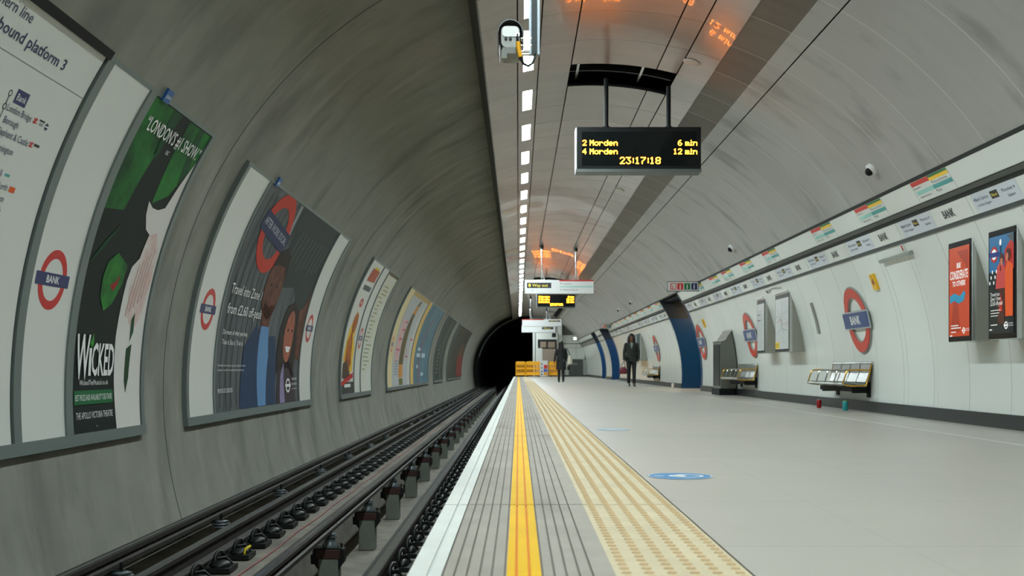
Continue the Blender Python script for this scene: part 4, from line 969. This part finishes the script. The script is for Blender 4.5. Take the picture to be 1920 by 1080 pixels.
a.ell(19.95, 1.06, .25, .2, fo, 4); a.poly([(19.25,0.02),(19.3,.28),(19.7,.35),(20.2,.05),(20.1,-.05)], M('print_cup_dark', (74,50,38), .4), 4); a.poly([(19.13,-.06),(20.5,.12),(20.5,.02),(19.13,-.14)], M('print_red_band', (190,36,34), .35), 5)
a.rect(19.12, 20.58, V0, -.06, ktxt, 3); a.rect(19.5, 20.2, -.16, -.10, wtxt, 4); a.build('poster_print', root)
root, a = sheet(21.48, 23.05, V0, V1, M('print_cream', (208,206,182), .4, rgb2=(212,214,206), scale=1.5), 'text_poster', 'pale cream poster of small printed lines at the right of the third frame', 'poster')
a.rect(21.48, 23.05, V1 - .07, V1, M('print_brown', (96,88,66), .4), 2); a.text('Go', 21.8, 2.05, .06, ntxt) if False else None
rn = random.Random(5)
for k in range(22): x = 21.62 + rn.uniform(0, .3); a.rect(x, x + .3 + rn.uniform(0, .5), 1.95 - .085*k, 1.975 - .085*k, M('print_olive', (150,148,110), .5), 2)
a.build('poster_print', root)
# fourth frame
cream = M('print_warm_cream', (222,206,158), .4)
rpanel(25.85, 26.9, 26.36, .2, 'cream panel with a small roundel at the left end of the fourth frame', cream)
root, a = sheet(26.95, 31.22, V0, V1, M('print_cool_white', (186,190,192), .35), 'drinks_poster', 'pale poster with a tall dark bottle and pink shapes, fourth frame', 'poster')
bt = M('print_bottle', (110,94,54), .35, rgb2=(86,84,46), scale=3); am = M('print_amber', (216,146,58), .35); pk_ = M('print_pink', (196,96,110), .4); pp_ = M('print_palepink', (214,176,176), .4)
a.poly([(28.3,.3),(28.4,1.1),(28.7,1.7),(29.1,2.1),(29.5,2.15),(29.3,1.6),(29.4,1.0),(29.3,.3)], bt, 2); a.poly([(28.75,1.72),(28.85,1.95),(29.4,1.98),(29.3,1.72)], am, 3); a.poly([(28.3,-.05),(28.35,.3),(29.2,.3),(29.3,-.05)], am, 3); a.rect(28.4, 29.3, V0 + .02, -.08, M('print_olive2', (110,116,50), .4), 3)
a.rect(27.2, 28.2, .35, 1.5, pp_, 2)
for x, v, ww, hh in ((27.3,.66,.8,.05),(27.6,.55,.08,.2),(27.5,.95,.7,.05),(27.5,.85,.08,.2),(27.7,1.2,.7,.05),(28.1,1.1,.08,.2),(27.9,1.42,.5,.05),(29.7,.5,.6,.05),(29.7,.5,.08,.3),(30.2,1.0,.6,.05)): a.rect(x, x+ww, v, v+hh, pk_, 3)
for k in range(6): a.rect(27.3, 28.1, .02 + .07*k, .05 + .07*k, M('print_greyblue', (140,150,160), .4), 3)
a.rect(26.95, 31.22, V1 - .12, V1, M('print_sandy', (186,158,104), .4), 2); a.rect(30.5, 31.2, V0, V1 - .12, M('print_sheet_white', (204,204,196), .4), 1); a.build('poster_print', root)
root, a = sheet(31.32, 37.4, V0, V1, M('print_steel_blue', (74,112,128), .35, rgb2=(96,132,146), scale=1), 'blue_poster', 'wide blue poster with a yellow left edge, fourth frame', 'poster')
a.rect(31.32, 32.3, V0, V1, M('print_edge_yellow', (222,186,104), .4), 2); a.poly([(33.6,V0),(33.9,1.0),(35.0,1.9),(35.4,1.9),(34.3,1.0),(34.2,V0)], M('print_mauve', (128,96,110), .4), 2)
for x, v, ww, hh in ((32.9,.55,1.2,.12),(33.0,.75,.9,.1),(34.6,.55,1.2,.14),(33.2,.2,.5,.1),(34.7,-.05,.9,.1)): a.rect(x, x+ww, v, v+hh, M('print_lightblue', (186,206,214), .4), 3)
a.build('poster_print', root)
root, a = sheet(40.2, 44.7, V0, V1, M('print_deep_green', (38,54,48), .35, rgb2=(52,66,60), scale=1.4), 'dark_poster', 'dark green poster in the small far frame, left of the last one', 'poster')
a.rect(42.9, 43.4, V0, V1-.1, M('print_grey_green', (86,96,90), .4), 2)
for k in range(8): a.rect(41 + .2*(k % 3), 41.8 + .2*(k % 3), .15*k, .15*k + .04, M('print_mint', (130,148,138), .4), 2)
a.build('poster_print', root)
root, a = sheet(47.6, 59.6, V0, V1, M('print_night', (34,42,38), .35, rgb2=(58,64,56), scale=.8), 'dark_poster', 'farthest dark poster with a red right half beside the tunnel mouth', 'poster')
a.rect(54.5, 59.5, V0 + .05, .8, M('print_maroon', (122,40,38), .4), 2); a.poly([(54.5,.8),(59.5,.8),(58.0,1.4),(55.5,1.5)], M('print_brown2', (92,62,48), .4), 2); a.build('poster_print', root)

# ================================================================== SECURITY CAMERA IN THE FOREGROUND
root = empty('security_camera', (-.045, 6.0, 2.36), 'large grey security camera with yellow cable tag hanging by the ceiling light row', 'security camera')
hg = M('camera_housing', (120,122,116), .35, metal=.3)
def rr_(w_, z0, z1, r, y):
    pts = []
    for cx_, cz_, a0 in ((w_-r, z1-r, 0), (-w_+r, z1-r, PI/2), (-w_+r, z0+r, PI), (w_-r, z0+r, 3*PI/2)):
        for k in range(5): t = a0 + PI/2*k/4; pts.append((cx_ + r*math.cos(t), y, cz_ + r*math.sin(t)))
    return pts
mb = MB(); mb.loft([rr_(.052, .035, .155, .03, 0), rr_(.056, .03, .16, .03, .02), rr_(.056, .03, .16, .03, .30)], hg); mb.build('housing', root)
mb = MB(); mb.loft([rr_(.046, .092, .15, .02, -.006), rr_(.046, .092, .15, .02, .0)], M('camera_cover_white', (226,228,222), .35)); mb.build('rear_cover', root)
mb = MB()
mb.loft([[(.070*math.cos(t), y, .115 + .072*math.sin(t)) for t in [PI*k/14 - .0 for k in range(15)]] + [(.066*math.cos(t), y, .115 + .066*math.sin(t)) for t in [PI - PI*k/14 for k in range(15)]] for y in (-.02, .34)], M('shield_grey', (74,80,78), .35, metal=.4), smooth=False)
for s_ in (-1, 1): mb.box(min(s_*.066, s_*.071), max(s_*.066, s_*.071), -.02, .34, .03, .115, dkmetal)
mb.build('sun_shield', root)
mb = MB(); mb.box(-.045,.045,.0,.12,.0,.035,M('camera_mount', (110,112,104), .4)); mb.box(-.05,-.02,-.01,.06,-.03,.02,M('camera_mount')); mb.box(-.03,.14,.03,.07,.005,.02,silver); mb.build('mount', root)
mb = MB()
for x in (-.025, 0): mb.tube([(x,-.012,.083),(x,.0,.083)], .009, dkmetal, 10)
mb.tube([(.04,-.02,.10),(.04,0,.10)], .011, chrome, 10); mb.build('cable_gland', root)
mb = MB(); mb.box(.105,.165,.02,.06,-.0,1.72,M('strut_steel', (104,112,116), .3, metal=.8)); mb.box(.118,.152,.012,.02,.0,1.72,dkmetal); mb.build('hanging_strut', root)
mb = MB(); mb.box(.075,.11,.01,.05,.02,.13,silver); mb.tube([(.06,.03,.09),(.12,.03,.09)], .012, chrome, 10); mb.tube([(.06,.03,.05),(.12,.03,.05)], .012, chrome, 10); mb.tube([(.03,.03,.02),(.16,.03,.015)], .008, chrome, 8); mb.build('bracket', root)
cp = [(.04,-.02,.10),(.04,-.035,.07),(.045,-.03,.02),(.055,-.025,-.03),(.075,-.02,-.065),(.10,-.01,-.075),(.125,0,-.055),(.14,.01,-.01),(.145,.02,.03)]
mb = MB(); mb.tube(cp, .008, dkmetal, 10); mb.build('cable', root)
mb = MB(); mb.tube([(.043,-.032,.055),(.045,-.032,.02),(.056,-.026,-.028)], .013, M('tag_amber', (236,170,30), .45), 10); mb.build('cable_tag', root)['label'] = 'yellow cable tag'

# ================================================================== PLATFORM END
yb = M('barrier_yellow', (250,182,10), .4, emit=0.0); 
def barrier(X, w_, Y, label):
    root = empty('crowd_barrier', (X, Y, 0), label, 'barrier', 'yellow plastic barriers at the platform end')
    mb = MB(); r = .035
    for s_ in (-1, 1): mb.tube([(s_*w_/2, 0, .06), (s_*w_/2, 0, .95), (s_*(w_/2-.04), 0, 1.0)], r, yb, 8)
    mb.tube([(-w_/2+.03, 0, 1.0), (w_/2-.03, 0, 1.0)], r, yb, 8); mb.tube([(-w_/2, 0, .12), (w_/2, 0, .12)], r, yb, 8); mb.build('frame', root)
    mb = MB(); n_ = int(w_ / .09)
    for k in range(1, n_): x = -w_/2 + w_*k/n_; mb.box(x-.03, x+.03, -.012, .012, .12, .98, M('barrier_amber', (242,158,8), .45))
    mb.box(-w_/2, w_/2, -.018, .018, .5, .62, yb); mb.box(-w_/2, w_/2, -.014, .014, .12, .3, yb); mb.box(-w_/2, w_/2, -.014, .014, .8, .98, yb); mb.build('slats', root)
    mb = MB(); mb.box(-w_/2+.05, -w_/2+.13, -.2, .2, 0, .06, black); mb.box(w_/2-.13, w_/2-.05, -.2, .2, 0, .06, black); mb.build('foot', root)
    return root
barrier(.15, .62, 72.4, 'leftmost yellow barrier at the platform end, beside the dark tunnel mouth')
barrier(1.0, .95, 72.6, 'second yellow barrier from the left at the platform end')
barrier(2.45, .72, 72.5, 'yellow barrier left of the woman in the long black coat')
root = empty('information_board', (1.72, 72.1, 0), 'white board with red and blue blocks standing between the yellow barriers', 'board')
mb = MB(); mb.box(-.26, .26, 0, .03, .04, 1.1, whitesat); mb.build('board', root); mb = MB(); mb.box(-.26,-.22,-.15,.2,0,.04,black); mb.box(.22,.26,-.15,.2,0,.04,black); mb.build('foot', root)
a = Art(lambda x, y, h: (x, -h - .001, y), False)
a.rect(.0,.24,.55,.8,lineR); a.rect(-.02,.24,.32,.52,M('print_blueblock', (80,110,180), .4)); a.rect(.0,.24,.1,.3,M('print_orangeblock', (240,160,40), .4))
for z_ in (.15,.35,.6,.85): a.ell(-.14, z_, .05, .05, ntxt if z_ in (.35,.6) else ktxt)
a.build('printed_blocks', root)
root = empty('staff_kiosk', (1.95, 73.1, 0), 'small white kiosk with a dark window at the platform end, behind the barriers', 'kiosk')
mb = MB(); mb.box(-.75, .72, 0, .8, 0, 3.0, ew); mb.build('body', root); mb = MB(); mb.box(-.62, .68, -.02, 0, 1.9, 2.55, dkmetal); o_ = mb.build('window', root)
mb = MB(); mb.box(-.45,-.05,-.03,-.02,2.0,2.4,M('pane_beige', (150,130,110), .4)); mb.box(.08,.55,-.03,-.02,1.98,2.38,M('pane_beige')); mb.build('pane', o_)
mb = MB(); mb.box(-.28, .68, -.03, 0, .0, 1.9, M('kiosk_beige', (150,134,120), .5)); mb.build('panel', root); mb = MB(); mb.box(-.72,-.32,-.12,0,.0,1.95,whitesat); mb.build('cupboard', root); mb = MB(); mb.box(.35,.62,-.02,0,2.7,2.98,dkmetal); mb.build('vent', root)
root = empty('utility_cabinet', (3.98, 73.7, 0), 'low dark grey cabinet against the end wall beside the woman in the long coat', 'cabinet')
mb = MB(); mb.box(-.5, .48, 0, .28, 0, 1.2, M('cabinet_charcoal', (74,78,74), .45)); mb.build('body', root); mb = MB(); mb.box(-.2,.1,-.01,0,.8,.95,M('label_grey', (120,120,118), .5)); mb.box(-.01,.0,-.008,0,.05,1.15,black); mb.build('door_marks', root)
root = empty('vent_grille', (5.0 + .2, 73.95, 1.1), 'square grey louvred grille on the end wall', 'grille')
mb = MB(); mb.box(-.35, .15, 0, .03, 0, .5, M('grille_base', (130,134,130), .5)); 
for k in range(7): mb.box(-.33, .13, -.02, 0, .03 + .066*k, .06 + .066*k, dkmetal)
mb.build('louvres', root); root.location = (4.95, 73.95, 1.15)
root = empty('bulkhead_light', (3.92, 73.9, 2.62), 'small bright lamp near the top of the end wall', 'wall lamp')
mb = MB(); mb.box(-.14,.14,0,.08,-.1,.12,whitesat); mb.build('casing', root); mb = MB(); mb.box(-.09,.09,-.02,0,-.06,.08,M('lamp_glow', (255,255,250), .4, emit=5)); mb.build('diffuser', root)
root = empty('speaker_box', (1.90, 51.0, 3.25), 'dark angled loudspeaker hanging under the far ceiling right of the white signs', 'loudspeaker')
mb = MB(); mb.box(-.10,.10,-.15,.15,-.25,.25,black,rot=(0,math.radians(38),0)); mb.build('cabinet', root); mb = MB(); mb.tube([(0,0,.2),(-.05,0,.9)], .02, dkmetal, 8); mb.tube([(-.55,0,.05),(0,0,.0)], .02, dkmetal, 8); mb.tube([(-.55,0,.05),(-.55,0,.92)], .02, dkmetal, 8); mb.build('bracket', root)

# ================================================================== PEOPLE
def skin_body(name, chains, mat, parent, sub=1):
    """one continuous surface grown over joints: chains of (pos, radius[, radius2]); chains start at an existing joint when pos repeats"""
    vs = []; rs = []; es = []; idx = {}
    for ch in chains:
        prev = None
        for p, r in ch:
            k = tuple(round(c, 4) for c in p)
            if k not in idx: idx[k] = len(vs); vs.append(p); rs.append(r if isinstance(r, tuple) else (r, r))
            i = idx[k]
            if prev is not None and prev != i: es.append((prev, i))
            prev = i
    me = bpy.data.meshes.new(name); me.from_pydata(vs, es, []); o = bpy.data.objects.new(name, me); C.objects.link(o)
    sk = o.modifiers.new('skin', 'SKIN'); sk.use_smooth_shade = True
    lay = me.skin_vertices[0].data if me.skin_vertices else None
    if lay is None:
        bpy.context.view_layer.objects.active = o; o.select_set(True)
        bpy.ops.mesh.customdata_skin_add() if hasattr(bpy.ops.mesh, 'customdata_skin_add') else None
        lay = me.skin_vertices[0].data
    for i, r in enumerate(rs): lay[i].radius = r
    lay[0].use_root = True
    ss = o.modifiers.new('sub', 'SUBSURF'); ss.levels = sub; ss.render_levels = sub
    dg = bpy.context.evaluated_depsgraph_get(); dg.update()
    m2 = bpy.data.meshes.new_from_object(o.evaluated_get(dg)); bpy.data.objects.remove(o)
    m2.materials.clear(); m2.materials.append(mat)
    for p in m2.polygons: p.use_smooth = True; p.material_index = 0
    o2 = bpy.data.objects.new(name, m2); C.objects.link(o2); o2.parent = parent
    return o2
def ellring(cx, cy, z, rx, ry, n=20, tilt=0): return [(cx + rx*math.cos(2*PI*j/n), cy + ry*math.sin(2*PI*j/n), z + tilt*math.sin(2*PI*j/n)) for j in range(n)]
def person(loc, rz, label, stride, armL, armR, coat, legs, shoe, skinm, hairm, long_coat, front):
    root = empty('person', loc, label, 'person', None, rz)
    P = (0,0,.90); st = stride
    hL, hR = (-.085,0,.86), (.085,0,.86)
    kL, kR = (-.085, st*.55+.03, .48), (.08, -st*.35+.04, .48)
    aL, aR = (-.085, st*.9, .09), (.08, -st*.8, .10 if st else .09)
    tL, tR = (-.09, st*.9+.11, .035), (.085, -st*.8+.11, .04)
    sp = [(P,(.13,.10)), ((0,0,1.04),(.112,.085)), ((0,0,1.22),(.125,.09)), ((0,0,1.34),(.09,.07)), ((0,.005,1.41),(.05,.05)), ((0,.012,1.46),(.047,.05)), ((0,.022,1.51),(.062,.075)), ((0,.02,1.57),(.072,.088)), ((0,.015,1.625),(.055,.07))]
    ch = [sp, [(P,(.13,.10)), (hL,.09), (kL,.055), (aL,.038), (tL,(.026,.018))], [(P,(.13,.10)), (hR,.09), (kR,.055), (aR,.038), (tR,(.026,.018))]]
    for s_, A in ((-1, armL), (1, armR)):
        sh, el, wr = A; ch.append([((0,0,1.34),(.09,.07)), (sh,.052), (el,.038), (wr,.024), ])
        d = (Vector(wr) - Vector(el)).normalized(); pc = Vector(wr) + d * .05; side = Vector((0,1,0)) - d * d.y; side.normalize()
        ch[-1].append((tuple(pc), (.022,.034)))
        for k, (off, ln) in enumerate(((.030,.062), (.010,.072), (-.010,.068), (-.028,.054))):
            b0 = pc + side*off + d*.03; b1 = b0 + d*ln*.5 + Vector((-s_*.006,0,0)); b2 = b0 + d*ln*.92 + Vector((-s_*.024,.0,0))
            ch.append([(tuple(pc), (.022,.034)), (tuple(b0), .0095), (tuple(b1), .0088), (tuple(b2), .0075)])
        t0 = Vector(wr) + d*.02 + side*.03; t1 = t0 + d*.04 + side*.018
        ch.append([(wr,.024), (tuple(t0), .0105), (tuple(t1), .009)])
    skin_body('body', ch, skinm, root, 1)
    tr = []
    for h_, k_, a_ in ((hL, kL, aL), (hR, kR, aR)):
        lift = lambda p, q, t: tuple(p[i] + (q[i]-p[i])*t for i in range(3))
        tr.append([((0,0,.92),(.145,.115)), (h_,(.105,.11)), (lift(h_,k_,.5),.088), (k_,.068), (lift(k_,a_,.6),.058), (lift(k_,a_,.93),.055)])
    skin_body('trousers', tr, legs, root, 1)
    for a_, t_ in ((aL, tL), (aR, tR)):
        mb = MB(); cy = a_[1]; rings = []
        for y_, w_, h_ in ((-.065,.03,.06), (-.04,.042,.10), (.03,.042,.11), (.08,.044,.065), (.15,.045,.045), (.20,.03,.028)):
            zb = a_[2] - .09; rings.append([(a_[0] + w_*math.cos(2*PI*j/12), cy + y_, max(zb, zb + h_/2 + h_/2*math.sin(2*PI*j/12))) for j in range(12)])
        mb.loft(rings, shoe); mb.tube([(a_[0], cy-.005, a_[2]), (a_[0], cy-.01, a_[2]+.12)], [.052,.056], shoe, 12); mb.build('boot', root)
    # coat: torso shell plus sleeves, hem clear of the legs
    hem = .52 if long_coat else .84
    mb = MB(); lv = [(1.405,.065,.062),(1.375,.115,.082),(1.335,.185,.098),(1.27,.195,.115),(1.15,.178,.12),(1.04,.165,.115),(.94,.185,.13),(.84,.20,.145)]
    if long_coat: lv += [(.70,.205,.16),(.60,.21,.165),(hem,.212,.17)]
    else: lv += [(.80,.202,.146)]
    mb.loft([ellring(0, .0, z, rx, ry, 24) for z, rx, ry in lv], coat); mb.build('coat', root)
    for A in (armL, armR):
        sh, el, wr = (Vector(q) for q in A)
        mb = MB(); mb.tube([sh + Vector((0,0,.02)), sh.lerp(el,.35), el, el.lerp(wr,.6), wr], [.062,.060,.052,.046,.042], coat, 14); mb.ball(sh + Vector((0,0,.005)), .064, coat, 12); mb.ball(el, .052, coat, 12); mb.build('sleeve', root)
    # hair
    mb = MB()
    if front:
        back = [ellring(0, -.02, z, rx, ry, 18) for z, rx, ry in ((1.70,.02,.03),(1.685,.06,.07),(1.64,.092,.10),(1.58,.102,.10))]
        mb.loft(back, hairm)
        for s_ in (-1, 1): mb.tube([(s_*.075,-.01,1.62),(s_*.092,0,1.54),(s_*.098,.02,1.44),(s_*.10,.045,1.34),(s_*.09,.07,1.25)], [.03,.036,.042,.04,.02], hairm, 12)
        mb.loft([ellring(0, -.065, z, rx, ry, 16) for z, rx, ry in ((1.64,.08,.05),(1.54,.098,.055),(1.42,.105,.05),(1.30,.10,.045),(1.22,.06,.03))], hairm)
    else:
        mb.loft([ellring(0, -.015, z, rx, ry, 18) for z, rx, ry in ((1.70,.02,.03),(1.685,.06,.07),(1.64,.09,.10),(1.58,.10,.105),(1.50,.10,.10),(1.42,.105,.09),(1.33,.112,.075)) ], hairm)
        mb.loft([ellring(0, -.085, z, rx, ry, 16) for z, rx, ry in ((1.52,.09,.045),(1.36,.108,.05),(1.24,.095,.045),(1.16,.06,.03))], hairm)
    mb.build('hair', root)
    if front:
        mb = MB(); mb.loft([[(-.05,.088,1.40),(.05,.088,1.40),(.05,.07,1.40),(-.05,.07,1.40)], [(-.035,.118,1.30),(.035,.118,1.30),(.035,.09,1.30),(-.035,.09,1.30)], [(-.004,.130,1.20),(.004,.130,1.20),(.004,.10,1.20),(-.004,.10,1.20)]], M('shirt_pale', (120,140,130), .6), smooth=False); mb.build('shirt_front', root)
    # face
    mb = MB()
    for s_ in (-1, 1): mb.ball((s_*.028, .098, 1.575), (.012,.007,.007), M('eye_dark', (24,20,18), .2), 8)
    mb.build('eyes', root); mb = MB(); mb.ball((0,.103,1.523), (.022,.008,.007), M('lips', (120,60,56), .5), 8); mb.build('mouth', root)
    mb = MB(); mb.loft([ellring(0,.10,z,rx,ry,8) for z, rx, ry in ((1.58,.006,.006),(1.56,.009,.014),(1.545,.014,.02),(1.538,.010,.012))], skinm); mb.build('nose', root)
    mb = MB()
    for s_ in (-1, 1): mb.ball((s_*.078, .01, 1.555), (.008,.016,.026), skinm, 8)
    mb.build('ears', root)
    return root
skA = M('skin_warm', (120,78,60), .5); hairA = M('hair_black', (20,17,16), .4)
coatA = M('coat_black', (17,18,21), .7, var=.3, scale=20); coatB = M('jacket_dark_green', (30,34,30), .75, var=.3, scale=20)
legA = M('trousers_black', (14,15,18), .7); bootA = M('boots_black', (12,12,13), .35)
X1, Y1 = 1.75, 43.7
person((X1, Y1, 0), 0, 'person seen from behind in a long black coat walking away with a pale tote bag', .10,
       ((-.17,0,1.33), (-.235,-.03,1.10), (-.27,-.05,.86)), ((.17,0,1.33), (.225,-.02,1.10), (.20,.10,.90)), coatA, legA, bootA, skA, hairA, True, False)
root = empty('tote_bag', (X1 + .36, Y1 - .16, .74), 'cream tote bag hanging from the shoulder of the person in the long coat', 'bag')
cr = M('tote_cream', (214,208,190), .7)
mb = MB(); mb.loft([ellring(0, 0, z, rx, ry, 16) for z, rx, ry in ((0,.09,.15),(.03,.10,.17),(.2,.085,.175),(.34,.05,.165),(.37,.04,.16))], cr); mb.build('bag_body', root)
mb = MB(); mb.tube([(-.0,-.12,.36),(-.06,-.07,.52),(-.13,-.02,.67),(-.06,.06,.52),(0,.12,.36)], .012, M('strap_black', (24,24,24), .6), 8); mb.build('strap', root)
root = empty('handbag', (X1 + .33, Y1 + .05, .50), 'black bag below the cream tote on the right of the person in the long coat', 'bag')
mb = MB(); mb.loft([ellring(0, 0, z, rx, ry, 14) for z, rx, ry in ((0,.07,.12),(.02,.085,.14),(.16,.075,.13),(.2,.03,.1))], bootA); mb.build('bag_body', root); mb = MB(); mb.tube([(0,-.07,.19),(-.03,-.03,.33),(-.10,.06,.40),(-.03,.04,.33),(0,.07,.19)], .01, bootA, 8); mb.build('strap', root)
X2, Y2 = 3.62, 34.2
person((X2, Y2, 0), PI, 'person facing the camera in a dark jacket and black trousers carrying a maroon bag', .05,
       ((-.17,0,1.33), (-.225,-.01,1.09), (-.215,.05,.86)), ((.17,0,1.33), (.225,-.01,1.09), (.235,.06,.85)), coatB, legA, bootA, skA, hairA, False, True)
root = empty('handbag', (X2 - .27, Y2 - .08, .40), 'maroon handbag held by the person in the dark jacket', 'bag')
mar = M('bag_maroon', (104,28,44), .5)
mb = MB(); mb.loft([ellring(0, 0, z, rx, ry, 16) for z, rx, ry in ((0,.10,.06),(.02,.13,.07),(.14,.12,.06),(.22,.07,.035))], mar); mb.build('bag_body', root)
mb = MB(); mb.tube([(-.07,0,.20),(-.05,0,.30),(.02,.0,.37),(.06,0,.30),(.07,0,.20)], .010, mar, 8); mb.build('handle', root)
